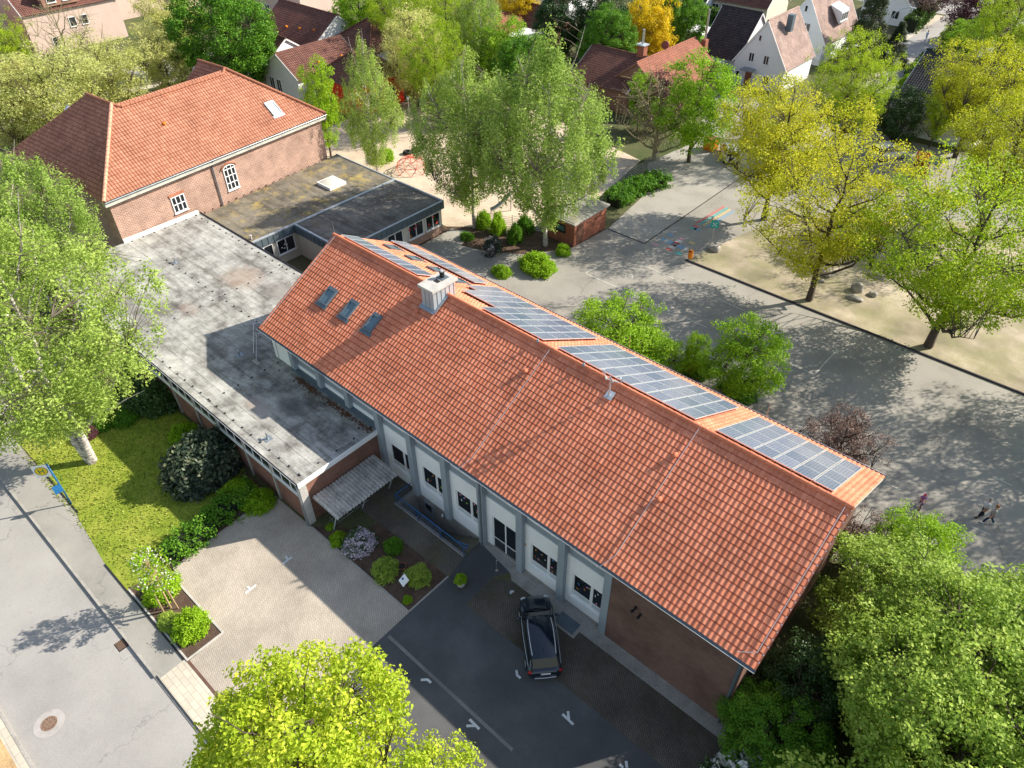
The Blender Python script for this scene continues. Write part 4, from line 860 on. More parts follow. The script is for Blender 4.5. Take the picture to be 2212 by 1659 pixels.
for p, q in zip(pts, pts[1:]): ar.bar(p+nn_*.03, q+nn_*.03, .08, .08)
for v in (11.53, 11.97): ar.bar(LP(v, .08, 6.4), LP(v, .08, 6.7), .06, .06)
ar.build('arch_frame', 'white', wn)
ar = MB(); pts = [LP(11.75+.82*math.cos(t), .05, 6.45+.45*math.sin(t)) for t in np.linspace(0, math.pi, 11)]
for p, q in zip(pts, pts[1:]): ar.bar(p, q, .22, .06)
ar.build('brick_arch', plain('arch brick', (.42, .17, .1), .9), old)
MB().bar(LP(5.2, .06, 6.04), LP(6.75, .06, 6.04), .06, .22).build('lintel', plain('lintel brick', (.42, .17, .1), .9), old)
sfn = lambda x, s, h: O_+vv_*x+nn_*(e-s*.7885)+Vector((0, 0, zz+s*.615))+(nn_*.615+Vector((0, 0, .7885)))*h
skylight(old, sfn, 18.6, 19.7, 1.7, 3.3, pane='glass_light', fr='zinc_light')
MB().ball(sfn(8.6, 4.7, .12), .15, .15, .15).build('vent_tile', 'orange', old)
for v0 in (1.2, WL-5.4):
    dm = MB(); c0 = -DP+6.2
    pl = [LP(v0, c0, zz), LP(v0+2.1, c0, zz+3.1), LP(v0+4.2, c0, zz)]; pk = [p-nn_*3 for p in pl]
    dm.add(pl+pk, [(0, 1, 2), (5, 4, 3), (0, 3, 4, 1), (1, 4, 5, 2), (0, 2, 5, 3)])
# rear gables seen beyond the hips
for px in ((525, 925), (1625, 590)):
    tip = Vector(G(*cr((0, 0, 860), px[0]+65, px[1]), 11.2)); dn = Vector((-.15, -.25, -1)).normalized()
    g_ = MB(); a_ = tip; q_ = tip+vv_*-2.3+Vector((0, 0, -2.6)); r_ = tip+vv_*2.3+Vector((0, 0, -2.6)); bk = nn_*4
    g_.add([a_, q_, r_, a_+bk, q_+bk, r_+bk], [(0, 2, 1), (3, 4, 5), (0, 1, 4, 3), (0, 3, 5, 2), (1, 2, 5, 4)]); g_.build('dormer_roof', 'tile_old', old)
    MB().bar(a_-nn_*.05+Vector((0, 0, .1)), q_-nn_*.05+Vector((0, 0, .1)), .3, .12).bar(a_-nn_*.05+Vector((0, 0, .1)), r_-nn_*.05+Vector((0, 0, .1)), .3, .12).build('verge', 'zinc_light', old)
#@@PART3
# ------------------------------------------------------------------ trees and shrubs
def leaves(C, rad, per, size, r, up=.55, droop=0., flat=1.):
    'leaf quads around cluster centres C; rad cluster radius'
    n = len(C)*per; c = np.repeat(C, per, 0)
    d = r.normal(size=(n, 3)); d /= np.linalg.norm(d, axis=1)[:, None]; k = r.random(n)**.45
    off = d*(k*rad)[:, None]; off[:, 2] *= flat
    if droop: off[:, 2] -= droop*r.random(n)**.7; off[:, :2] *= .75
    p = c+off
    nr = d*.6+r.normal(size=(n, 3))*.55; nr[:, 2] += up; nr /= np.linalg.norm(nr, axis=1)[:, None]
    t = r.normal(size=(n, 3)); a = np.cross(nr, t); a /= np.linalg.norm(a, axis=1)[:, None]; b = np.cross(nr, a)
    s = (size*(.6+.8*r.random(n)))[:, None]; asp = .62 if not droop else .5
    V = np.stack([p-a*s, p+b*s*asp+nr*s*.12, p+a*s, p-b*s*asp+nr*s*.12], 1).reshape(-1, 3)
    F = np.arange(n*4).reshape(-1, 4)
    cl = np.repeat(r.random(len(C)), per); v = np.clip(.5*cl+.5*r.random(n)+.12*(k-.6), 0, 1)
    return V, F, v
def branches(segs, n=5):
    Vs, Fs, b = [], [], 0
    for p, q, r0, r1 in segs:
        p = np.array(p, float); q = np.array(q, float); d = q-p; L = np.linalg.norm(d)
        if L < 1e-4: continue
        d /= L; a = np.cross(d, [0, 0, 1.]); 
        if np.linalg.norm(a) < 1e-3: a = np.array([1., 0, 0])
        a /= np.linalg.norm(a); c = np.cross(d, a); t = np.arange(n)*2*np.pi/n
        ring = np.cos(t)[:, None]*a+np.sin(t)[:, None]*c
        Vs += [p+ring*r0, q+ring*r1]; i = np.arange(n); j = (i+1) % n
        Fs.append(np.stack([b+i, b+j, b+n+j, b+n+i], 1)); b += 2*n
    return np.concatenate(Vs), np.concatenate(Fs)
def tree_mesh(kind, H, Rr, seed, base=.25, clusters=420, per=34, leaf=.13, crad=.75, trunk=.22, shape='round', droop=0., forks=1, shell=.55, lean=0., limbs=11, up=.55, twig=1., ang=None):
    per = int(per*1.9); leaf = leaf*.72
    r = np.random.default_rng(seed); segs = []; cz0 = H*base; ch = H-cz0
    skel = []
    for f in range(forks):
        ang_ = r.random()*6.28; ang_ = ang_ if ang is None else ang; pts = [np.array([0., 0, -.1])]; top = np.array([math.cos(ang_)*lean*(1 if f == 0 else -.2), math.sin(ang_)*lean*(1 if f == 0 else -.2), H*(.93 if shape != 'birch' else .86)])
        for i in range(1, 9):
            t = i/8; p = top*np.array([t**1.2, t**1.2, t])+np.array([*(r.normal(size=2)*.012*H*t*(1-t)*3), 0]); pts.append(p)
        for i in range(8):
            t0, t1 = i/8, (i+1)/8; w0 = trunk*(1-t0)**.8+.02; w1 = trunk*(1-t1)**.8+.02
            if i == 0: w0 *= 1.2
            segs.append((pts[i], pts[i+1], w0, w1)); 
            for m in range(4): 
                z = t0+(t1-t0)*m/4
                if z > base*.8: skel.append((pts[i]+(pts[i+1]-pts[i])*m/4, w0*.5))
        for k in range(limbs):
            t = base*.85+(.9-base*.85)*((k+.3*r.random())/limbs); i = min(7, int(t*8)); p = pts[i]+(pts[i+1]-pts[i])*(t*8-i)
            az = k*2.4+r.random()*.6; 
            rel = (t-base)/(1-base); reach = Rr*(.9 if shape == 'round' else 1.)*(1-max(0, rel)**1.6*.75)*(.75+.3*r.random())
            rise = (ch*(.16+.28*r.random())) if shape != 'conifer' else -.05*H
            q = p+np.array([math.cos(az)*reach, math.sin(az)*reach, rise]); prev = p; w0 = trunk*.5*(1-t)+.03; n = 5
            for m in range(1, n+1):
                s = m/n; c = p+(q-p)*np.array([s, s, s**1.4])+r.normal(size=3)*.03*reach*(1 if m < n else .3); wa = w0*(1-(m-1)/n)+.012; wb = w0*(1-s)+.012
                segs.append((prev, c, wa, wb)); skel += [(prev+(c-prev)*x, wb) for x in (.3, .65, 1.)]; prev = c
    ntr = len(segs)
    # attractor cloud inside the crown
    C = []; lump = r.normal(size=(16, 3)); lump /= np.linalg.norm(lump, axis=1)[:, None]; la = .75+.45*r.random(16)
    while len(C) < clusters:
        d = r.normal(size=3); d /= np.linalg.norm(d); k = shell+(1-shell)*r.random()**.6 if r.random() < .8 else r.random()**.5
        g = la[np.argmax(lump@d)]
        x = d*k*g
        if shape == 'round': p = np.array([x[0]*Rr, x[1]*Rr, cz0+ch*(.5+.5*x[2])])
        elif shape == 'birch':
            zz_ = .5+.5*x[2]; f = 1.15*math.sin(math.pi*min(1, max(0, (1-zz_)**.8*.8+.08))) ; p = np.array([x[0]*Rr*f, x[1]*Rr*f, cz0+ch*zz_])
        elif shape == 'conifer':
            z = r.random()**1.2; f = (1-z)*1.05+.06; a = r.random()*6.28; q = (shell+(1-shell)*r.random()); p = np.array([math.cos(a)*Rr*f*q, math.sin(a)*Rr*f*q, cz0+ch*z])
        elif shape == 'vase':
            zz_ = .5+.5*x[2]; f = .45+.75*min(1, zz_*1.3) if zz_ < .8 else 1.1; p = np.array([x[0]*Rr*f, x[1]*Rr*f, cz0+ch*zz_])
        if p[2] < cz0*.75: continue
        C.append(p)
    C = np.array(C); S = np.array([s[0] for s in skel])
    if twig:
        for c in C[:int(len(C)*twig)]:
            tgt = c-np.array([0, 0, .12*Rr]); dd = np.linalg.norm(S-tgt, axis=1)+np.maximum(0, S[:, 2]-c[2])*1.5; j = int(np.argmin(dd)); p = S[j]
            mid = (p+c)/2+np.array([0, 0, .06*np.linalg.norm(c-p)])+r.normal(size=3)*.05; segs += [(p, mid, .026, .016), (mid, c, .016, .006)]
    tv, tf = branches(segs)
    V, F, v = leaves(C, crad, per, leaf, r, up, droop, .75)
    bark = 'birchbark' if shape == 'birch' else 'bark'
    tm = npmesh('trunk', tv, tf, smooth=True); tm.materials.append(M_[bark if kind != 'bare' else 'bark_light'])
    if shape == 'birch':
        tm.materials.append(M_['bark_grey']); mi = np.zeros(len(tf), np.int32); mi[ntr*5:] = 1; tm.polygons.foreach_set('material_index', mi)
    cm = npmesh('crown', V, F, v); cm.materials.append(LF[kind if kind != 'bare' else 'pale'])
    return tm, cm
M_['bark_grey'] = plain('grey brown twigs', (.16, .13, .10), .9)
TM = {}
def tree(name, spec, loc, s=(1, 1, 1), rot=0, label='', cat='tree', group=None):
    if spec not in TM: TM[spec] = tree_mesh(**dict(TS[spec]))
    tm, cm = TM[spec]; root = thing(name, label, cat, loc, group); root.rotation_euler[2] = rot; root.scale = s
    for nm, me in (('trunk', tm), ('crown', cm)):
        o = bpy.data.objects.new(nm, me); col.objects.link(o); o.parent = root
    return root
TS = {
 'birch_big': dict(kind='birch', H=19, Rr=6.2, seed=3, base=.2, clusters=760, per=40, leaf=.13, crad=.62, trunk=.25, shape='birch', droop=1.6, forks=2, lean=3.0, limbs=9, ang=3.3),
 'birch': dict(kind='birch', H=18, Rr=4.8, seed=11, base=.17, clusters=680, per=42, leaf=.14, crad=.62, trunk=.18, shape='birch', droop=1.6, limbs=11),
 'birch_small': dict(kind='birch', H=14, Rr=3.6, seed=12, base=.1, clusters=420, per=36, leaf=.13, crad=.6, trunk=.16, shape='birch', droop=1.4),
 'maple_lime': dict(kind='lime', H=13, Rr=4.6, seed=21, base=.22, clusters=470, per=44, leaf=.135, crad=.62, trunk=.2, shape='round', limbs=14, shell=.5),
 'oak': dict(kind='oak', H=14, Rr=7.2, seed=31, base=.22, clusters=640, per=24, leaf=.12, crad=.75, trunk=.27, shape='vase', limbs=15, shell=.35),
 'oak_b': dict(kind='oak', H=14, Rr=6.5, seed=35, base=.2, clusters=680, per=28, leaf=.125, crad=.75, trunk=.26, shape='vase', limbs=14, shell=.4),
 'oak_green': dict(kind='oakgreen', H=15, Rr=8, seed=33, base=.15, clusters=820, per=28, leaf=.13, crad=.75, trunk=.32, shape='vase', limbs=16, shell=.35),
 'corner_maple': dict(kind='green', H=10, Rr=6.6, seed=44, base=.06, clusters=1150, per=46, leaf=.12, crad=.62, trunk=.24, shape='round', shell=.72, limbs=16),
 'green': dict(kind='green', H=10, Rr=4.2, seed=41, base=.12, clusters=520, per=44, leaf=.12, crad=.58, trunk=.2, shape='round', shell=.6),
 'green_b': dict(kind='bush', H=9, Rr=3.4, seed=42, base=.15, clusters=320, per=34, leaf=.12, crad=.6, trunk=.17, shape='round', shell=.5),
 'chestnut': dict(kind='chestnut', H=14, Rr=6.2, seed=51, base=.1, clusters=620, per=46, leaf=.17, crad=.8, trunk=.35, shape='round', shell=.75),
 'pale': dict(kind='pale', H=12, Rr=4.6, seed=61, base=.08, clusters=520, per=26, leaf=.13, crad=.75, trunk=.2, shape='vase', shell=.4, limbs=14),
 'bare': dict(kind='bare', H=9, Rr=4.6, seed=71, base=.1, clusters=700, per=1, leaf=.08, crad=.3, trunk=.22, shape='vase', shell=.4, limbs=18),
 'dark': dict(kind='dark', H=10, Rr=4.0, seed=81, base=.05, clusters=420, per=46, leaf=.13, crad=.7, trunk=.2, shape='round', shell=.7),
 'conifer': dict(kind='conifer', H=12, Rr=2.8, seed=91, base=.04, clusters=420, per=46, leaf=.11, crad=.5, trunk=.2, shape='conifer', shell=.75, limbs=14),
 'yellow': dict(kind='yellow', H=9, Rr=3.4, seed=95, base=.1, clusters=380, per=40, leaf=.12, crad=.6, trunk=.15, shape='round', shell=.6),
 'purple': dict(kind='purple', H=7, Rr=3.0, seed=97, base=.1, clusters=260, per=40, leaf=.11, crad=.55, trunk=.12, shape='round'),
 'copper': dict(kind='copper', H=4.2, Rr=2.6, seed=98, base=.12, clusters=240, per=26, leaf=.07, crad=.4, trunk=.09, shape='vase', shell=.4),
}
def at(x, y, z=0.): g = G(x, y, z); return (g[0], g[1], 0)
def crown_at(x, y, H, f=.62): g = G(x, y, H*f); return (g[0], g[1], 0)
T = [
 ('birch_tree', 'birch_big', (-3.9, -12.2, 0), (1.08, 1.08, .98), .5, 'big forked white birch on the front lawn by the pavement'),
 ('birch_tree', 'birch', crown_at(15, 470, 15), (1.0, 1.0, .88), 1.2, 'birch at the left edge behind the big forked birch'),
 ('birch_tree', 'birch', at(1025, 492), (.92, .92, .95), 2.1, 'left birch of the pair in the yard bed, shading the annex corner'),
 ('birch_tree', 'birch', at(1178, 530), (1.12, 1.12, 1.10), 4.0, 'tall right birch of the pair, beside the small brick shed'),
 ('birch_tree', 'birch_small', at(815, 372), (.8, .8, 1.02), .3, 'drooping birch in front of the red walled building'),
 ('birch_tree', 'birch_small', crown_at(1035, 60, 14), (1, 1, 1), 1.8, 'slender grey green birch far behind the yard near the top edge'),
 ('maple_tree', 'maple_lime', (25.6, -15.3, 0), (.9, .9, .86), .4, 'bright yellow green maple in the foreground at the bottom edge'),
 ('maple_tree', 'maple_lime', (31.0, -14.0, 0), (.7, .7, .72), 2.5, 'smaller bright maple crown right of the foreground maple'),
 ('maple_tree', 'corner_maple', (45.2, 4.6, 0), (1.0, 1.0, .95), .3, 'huge leafy maple filling the bottom right corner'),
 ('maple_tree', 'green', (41.2, 9.0, 0), (.95, .95, .72), 1.3, 'leafy maple close behind the right gable of the school'),
 ('maple_tree', 'green', (48.0, 11.5, 0), (1.25, 1.25, .75), 2.6, 'maple at the right edge next to the yard'),
 ('field_maple', 'green_b', crown_at(1990, 1180, 5, .6), (.62, .62, .55), 4.3, 'light green small tree at the yard corner near the child on the bicycle'),
 ('maple_tree', 'green', (44.5, -3.5, 0), (1.1, 1.1, .7), 4.6, 'lowest maple mass at the bottom right edge'),
 ('oak_tree', 'oak', at(1747, 648), (1, 1, 1), .8, 'open yellow green oak standing on the sand near the yard kerb'),
 ('oak_tree', 'oak_green', at(2005, 748), (1, 1, .98), 2.2, 'large green oak at the right edge with its trunk near the kerb'),
 ('oak_tree', 'oak_b', at(1650, 475), (1.0, 1.0, 1.0), 3.1, 'golden oak beside the painted yard games'),
 ('oak_tree', 'oak_green', crown_at(1848, 178, 13), (.62, .62, .85), .1, 'green oak in front of the second white house'),
 ('oak_tree', 'oak_b', at(2062, 340), (.98, .98, .95), 5.0, 'yellow oak in front of the black roofed house'),
 ('oak_tree', 'oak_b', crown_at(2190, 330, 13), (.95, .95, 1), 1.4, 'yellow oak at the right edge above the green oak'),
 ('oak_tree', 'oak_green', crown_at(2190, 62, 14), (.7, .7, 1), 2.9, 'tall bright tree in the top right corner'),
 ('oak_tree', 'oak_green', (49.5, 38.5, 0), (1, 1, 1), .5, 'green oak cut by the right edge behind the yard kerb'),
 ('oak_tree', 'oak_green', (60, 34, 0), (1.05, 1.05, 1), 3.5, 'unseen oak right of the view shading the yard'),
 ('linden_tree', 'green_b', at(1487, 350), (1.2, 1.2, 1.28), .9, 'fresh green tree with forked trunk beside the brown tiled house'),
 ('bare_tree', 'bare', at(1412, 345), (1.15, 1.15, 1.1), .2, 'nearly bare tree with mossy yellow branches behind the yard hedge'),
 ('linden_tree', 'green_b', crown_at(1385, 200, 8), (.5, .5, .8), 2.4, 'leafy green tree between the bare tree and the brown tiled roof'),
 ('chestnut_tree', 'chestnut', crown_at(490, 82, 14, .55), (1.12, 1.12, 1.05), .6, 'dense dark green chestnut behind the old brick building'),
 ('maple_tree', 'green_b', at(715, 338), (.62, .62, 1.2), 5.2, 'narrow light green tree at the corner of the old brick building'),
 ('pale_tree', 'pale', crown_at(345, 110, 12), (.95, .95, .9), .3, 'pale yellow green street tree left of the chestnut'),
 ('pale_tree', 'pale', crown_at(220, 150, 12), (1.1, 1.1, .95), 1.3, 'pale street tree second left of the chestnut'),
 ('pale_tree', 'pale', crown_at(105, 215, 12), (1.35, 1.35, 1.05), 2.3, 'pale street tree above the left end of the old hipped roof'),
 ('pale_tree', 'pale', crown_at(20, 215, 12), (1.1, 1.1, 1), 3.3, 'pale street tree at the left edge of the view'),
 ('pale_tree', 'pale', crown_at(370, 55, 11), (1., 1., 1), 4.3, 'pale tree in front of the light gable wall'),
 ('brown_tree', 'bare', crown_at(130, 70, 14), (1.2, 1.2, 1.35), 4.3, 'brownish twiggy tree in front of the top left brick block'),
 ('green_tree', 'oak_green', crown_at(0, 110, 12), (.55, .55, .8), 1.1, 'bright green tree at the upper left edge'),
  ('garden_tree', 'green_b', crown_at(775, 25, 11), (1.4, 1.4, 1.2), .4, 'green tree behind the white gable of the red building'),
 ('garden_tree', 'oak_green', crown_at(880, 35, 12), (.85, .85, .85), 1.4, 'large bright green tree top centre left of the slender birch'),
 ('garden_tree', 'oak_green', crown_at(965, 60, 12), (.75, .75, .85), 2.6, 'green tree just left of the slender grey birch'),
 ('garden_tree', 'pale', crown_at(890, 105, 12), (1.0, 1.0, 1.0), 3.4, 'pale rounded tree behind the drooping birch of the red building'),
 ('garden_tree', 'oak_green', crown_at(940, 150, 11), (.55, .55, .8), 4.4, 'yellow green tree over the playground sand'),
 ('garden_tree', 'green_b', crown_at(1090, 110, 10), (1.2, 1.2, 1.1), 5.4, 'green tree behind the pair of birches'),
 ('garden_tree', 'chestnut', crown_at(1130, 150, 9), (.6, .6, .7), .9, 'green tree in shade behind the left birch of the pair'),
 ('dark_tree', 'dark', crown_at(1215, 30, 10), (1.1, 1.1, 1), .6, 'dark evergreen tree at the top edge right of the small gabled house'),
 ('dark_tree', 'dark', crown_at(1310, 30, 11), (1.1, 1.1, 1), 1.6, 'dark green tree left of the golden yellow tree'),
 ('garden_tree', 'chestnut', crown_at(1310, 90, 9), (.62, .62, .72), 2.6, 'mid green tree in front of the dark tree, left of the yellow tree'),
 ('yellow_tree', 'yellow', crown_at(1405, 70, 9), (1.05, 1.05, 1.2), 2.0, 'golden yellow tree left of the brown tiled house'),
 ('yellow_tree', 'yellow', crown_at(1120, 8, 8), (1.1, 1.1, 1), 3.0, 'golden yellow tree at the top edge above the small gabled house'),
 ('dark_tree', 'dark', crown_at(1430, 15, 10), (.8, .8, 1), 3.6, 'dark tree at the top edge behind the golden tree'),
 ('purple_tree', 'purple', crown_at(1420, 220, 6), (.9, .9, 1), .5, 'dark purple leaved tree below the brown tiled roof'),
 ('purple_tree', 'purple', crown_at(2125, 25, 8), (1.6, 1.6, 1.3), 1.5, 'dark purple tree beside the side road in the top right'),
 ('purple_tree', 'copper', crown_at(1990, 0, 5), (3, 3, 1.8), 2.5, 'reddish brown tree at the top edge over the side road'),
 ('cypress_tree', 'conifer', crown_at(1880, 55, 12, .45), (1.15, 1.15, 1.05), 0, 'tall dark conifer beside the second white house'),
 ('cypress_tree', 'conifer', crown_at(1935, 100, 6, .45), (.8, .8, .5), 1, 'lower conifer in front of the hedge by the side road'),
 ('garden_tree', 'green_b', at(1588, 862), (.8, .8, .74), .8, 'round green tree standing in the yard behind the school'),
 ('garden_tree', 'green_b', crown_at(1338, 710, 6, .6), (.98, .98, .62), 2.8, 'spreading green shrub tree behind the solar roof'),
 ('garden_tree', 'green_b', crown_at(1415, 765, 3.5, .5), (.6, .6, .38), 3.8, 'low green shrub tree next to the spreading one behind the solar roof'),
 ('thin_tree', 'green_b', at(1492, 815), (.28, .28, .45), 1.8, 'thin young tree between the two round green trees behind the school'),
 ('copper_shrub', 'copper', crown_at(1815, 965, 4.5, .55), (1.1, 1.1, 1.05), .2, 'brown purple leaved tree behind the right end solar panels'),
 ('copper_shrub', 'copper', crown_at(1845, 1170, 4, .5), (.8, .8, .9), 2.2, 'brownish shrub squeezed beside the right gable of the school'),
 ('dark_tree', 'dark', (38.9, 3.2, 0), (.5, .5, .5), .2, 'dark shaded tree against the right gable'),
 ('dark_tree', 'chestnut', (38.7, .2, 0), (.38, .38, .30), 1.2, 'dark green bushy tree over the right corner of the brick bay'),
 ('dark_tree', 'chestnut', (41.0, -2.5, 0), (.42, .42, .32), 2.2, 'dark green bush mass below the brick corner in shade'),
 ('garden_tree', 'oak_green', crown_at(2050, 205, 10), (.3, .3, .5), 1, 'small green tree beside the black roof'),
 ('garden_tree', 'green_b', crown_at(2095, 85, 6), (.9, .9, .7), 4, 'grey green garden tree beside the side road'),
 ('dark_tree', 'dark', crown_at(1945, 250, 5), (.7, .7, .6), 4.1, 'dark shrub tree below the side road bend'),
 ('dark_tree', 'dark', crown_at(2200, 185, 7), (.9, .9, .8), 5.1, 'dark tree at the right edge beside the white eave'),
 ('garden_tree', 'chestnut', crown_at(1470, 45, 9), (.6, .6, .8), 5.2, 'grey green tree between the golden tree and the garden lawn'),
]
for a_ in T:
    t_ = tree(a_[0], a_[1], a_[2], a_[3], a_[4], a_[5])
def shrub_mesh(kind, r, seed, n=150, per=26, leaf=.055, core=True, white=None):
    q = np.random.default_rng(seed); d = q.normal(size=(n, 3)); d /= np.linalg.norm(d, axis=1)[:, None]; d[:, 2] = np.abs(d[:, 2])*.9+.04
    lum = q.normal(size=(9, 3)); lum /= np.linalg.norm(lum, axis=1)[:, None]; la = .82+.3*q.random(9); k = la[np.argmax(d@lum.T, 1)]
    C = d*(k*(.7+.3*q.random(n)))[:, None]*r; V, F, v = leaves(C, r*.22, int(per*1.6), leaf*.8, q, .5)
    me = npmesh(kind+'_shrub', V, F, v); me.materials.append(LF[kind]); return me
SM = {}
def shrub(name, kind, loc, s, label, seed=1, leaf=.06, n=170, per=26, rot=0., cat='shrub', flowers=None, group=None):
    key = (kind, seed, leaf, n, per)
    if key not in SM:
        SM[key] = shrub_mesh(kind, 1., seed, n, per, leaf)
    o = thing(name, label, cat, loc, group); o.scale = s; o.rotation_euler[2] = rot
    c = bpy.data.objects.new('foliage', SM[key]); col.objects.link(c); c.parent = o
    st = MB(); rr = random.Random(seed)
    for i in range(6): a = rr.random()*6.28; st.cyl((0, 0, 0), (.5*math.cos(a), .5*math.sin(a), .6), .03, .012, 5)
    key2 = ('stem', seed)
    if key2 not in SM:
        t_ = st.build('stems', 'bark'); SM[key2] = t_.data; bpy.data.objects.remove(t_)
    c = bpy.data.objects.new('stems', SM[key2]); col.objects.link(c); c.parent = o
    if flowers:
        kf = ('fl', flowers[0], flowers[1], seed)
        if kf not in SM: SM[kf] = shrub_mesh(flowers[0], 1.04, seed+50, flowers[1], 7, .085)
        c = bpy.data.objects.new('blossom', SM[kf]); col.objects.link(c); c.parent = o
    return o
S = [
 ('shrub', 'rhodo', at(700*.643, 1560*.643+14), (2.15, 2.5, 2.6), 'huge dark grey green rhododendron against the hall wall', 3, .07, 420, 34),
 ('shrub', 'rhodo', (2.0, -7.0, 0), (1.4, 1.2, 1.8), 'dark upper shoulder of the big rhododendron close to the hall windows', 4, .07, 260, 30),
 ('shrub', 'bush', at(402, 950), (1.05, 1.0, 1.25), 'yellow green shrub just above the big rhododendron', 5, .07),
 ('shrub', 'chestnut', at(280, 905), (1.2, .9, .8), 'low green shrub in the lawn corner by the hall', 6, .06),
 ('shrub', 'chestnut', at(224, 920), (.8, .8, .8), 'small green shrub right of the birch trunks', 7, .06),
 ('shrub', 'bush', at(518, 1065), (1.1, 1.0, .8), 'green shrub below the big rhododendron', 8, .07),
 ('shrub', 'bush', at(562, 1085), (1.0, 1.1, .8), 'green shrub at the corner of lawn and parking area', 9, .07),
 ('shrub', 'bush', at(352, 1283), (1.2, .95, 1.0), 'bright green shrub beside the blossoming sapling', 10, .06),
 ('shrub', 'bush', at(418, 1358), (1.15, 1.0, 1.1), 'bright green shrub at the corner of the kerbside bed', 11, .06),
 ('shrub', 'green', at(368, 1345), (.75, .6, .35), 'low sprawling herb beside the bright corner shrub', 12, .06),
 ('shrub', 'bush', at(732, 1168), (.55, .55, .55), 'small round bush left of the lilac rhododendron', 13, .07),
 ('shrub', 'dark', at(777, 1180), (.95, .95, 1.05), 'rhododendron covered in pale lilac blossom', 14, .06),
 ('shrub', 'chestnut', at(850, 1183), (.68, .68, .75), 'green shrub at the back of the flower bed', 15, .07),
 ('shrub', 'green', at(833, 1234), (.85, .85, .75), 'dark green shrub in the middle of the flower bed', 16, .06),
 ('shrub', 'green', at(904, 1248), (.8, .8, .85), 'dark green shrub at the right of the flower bed', 17, .06),
 ('shrub', 'bush', at(881, 1297), (.28, .28, .28), 'tiny shrub at the tip of the flower bed', 18, .08),
 ('shrub', 'purple', at(192, 945), (.8, .5, .7), 'dark red shrub behind the birch trunks', 19, .06),
 ('shrub', 'bush', at(1085, 592), (1.15, .9, .6), 'low round bush at the yard edge near the solar roof', 20, .06),
 ('shrub', 'bush', at(1160, 580), (1.9, 1.5, 1.2), 'wide bright green bush at the yard edge', 21, .06, 260),
 ('shrub', 'bush', at(1216, 548), (.8, .8, .95), 'round bush in front of the brick shed', 22, .06),
 ('shrub', 'bush', at(1076, 502), (.95, .8, 2.1), 'upright green bush beside the playground slide', 23, .06),
 ('shrub', 'bush', at(1044, 490), (.8, .8, 1.9), 'upright green bush left of the slide bush', 24, .06),
 ('shrub', 'chestnut', at(1112, 522), (.85, .75, 1.9), 'upright green bush next to the railings by the shed', 25, .06),
 ('shrub', 'chestnut', at(1135, 500), (.9, .8, 1.8), 'upright green bush behind the tall birch trunk', 26, .06),
 ('shrub', 'chestnut', at(1010, 515), (.75, .75, .7), 'small green shrub at the foot of the left birch', 27, .06),
 ('shrub', 'rhodo', at(1062, 545), (1.0, .9, 1.7), 'white flowering grey green shrub in the birch bed', 28, .06),
 ('shrub', 'chestnut', at(1590, 850), (1.6, 1.3, .8), 'dark low shrub under the round yard tree', 29, .06),
 ('shrub', 'chestnut', at(1500, 800), (1.3, 1.2, 1.0), 'dark shrub between the yard trees behind the school', 30, .06),
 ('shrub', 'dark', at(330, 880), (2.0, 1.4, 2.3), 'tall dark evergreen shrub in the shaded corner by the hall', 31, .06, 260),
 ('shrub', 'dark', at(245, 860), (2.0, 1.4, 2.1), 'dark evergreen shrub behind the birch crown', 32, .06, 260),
 ('shrub', 'bush', at(835, 345), (1.3, 1.0, 1.5), 'light green shrub behind the annex roof edge', 33, .06),
 ('shrub', 'dark', (39.6, -2.6, 0), (2.3, 2.2, 3.0), 'white blossoming dark shrub at the bottom right', 34, .06, 300),
 ('shrub', 'dark', (41.6, -6.0, 0), (2.6, 2.6, 3.2), 'dark shrub with white blossom at the bottom edge', 35, .06, 300),
 ('shrub', 'copper', (39.6, 2.0, 0), (1.2, 1.3, 3.6), 'grey brown budding shrub beside the gable wall', 36, .05),
 ('shrub', 'bush', (12.7, -5.0, 0), (.3, .3, .25), 'tiny green clump beside the canopy post', 37, .08),
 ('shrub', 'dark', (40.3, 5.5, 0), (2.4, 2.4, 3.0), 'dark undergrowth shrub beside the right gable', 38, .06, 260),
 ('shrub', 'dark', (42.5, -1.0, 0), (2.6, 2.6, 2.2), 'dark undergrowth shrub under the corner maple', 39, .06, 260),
 ('shrub', 'green', at(268, 20), (3, 3, 3), 'round grey green bush beside the light gable wall', 40, .06),
 ('shrub', 'bush', at(430, 60), (2.2, 2.2, 3), 'round bright bush by the brick house at the top left', 41, .06),
 ('shrub', 'green', at(2075, 90), (3., 3, 3.6), 'grey green rounded shrub at the side road', 42, .06),
 ('shrub', 'bush', at(1960, 195), (1.6, 1.6, 2), 'green shrub beside the trimmed hedge of the black roofed house', 43, .06),
]
for i, s_ in enumerate(S):
    fl = ('lilac', 420) if 'lilac blossom' in s_[4] else ('blossom', 320 if 'bottom' in s_[4] else 110) if 'white' in s_[4] else None
    shrub(s_[0], s_[1], s_[2], s_[3], s_[4], s_[5], *(s_[6:7]), n=s_[7] if len(s_) > 7 else 170, per=s_[8] if len(s_) > 8 else 26, rot=i*.7, flowers=fl)
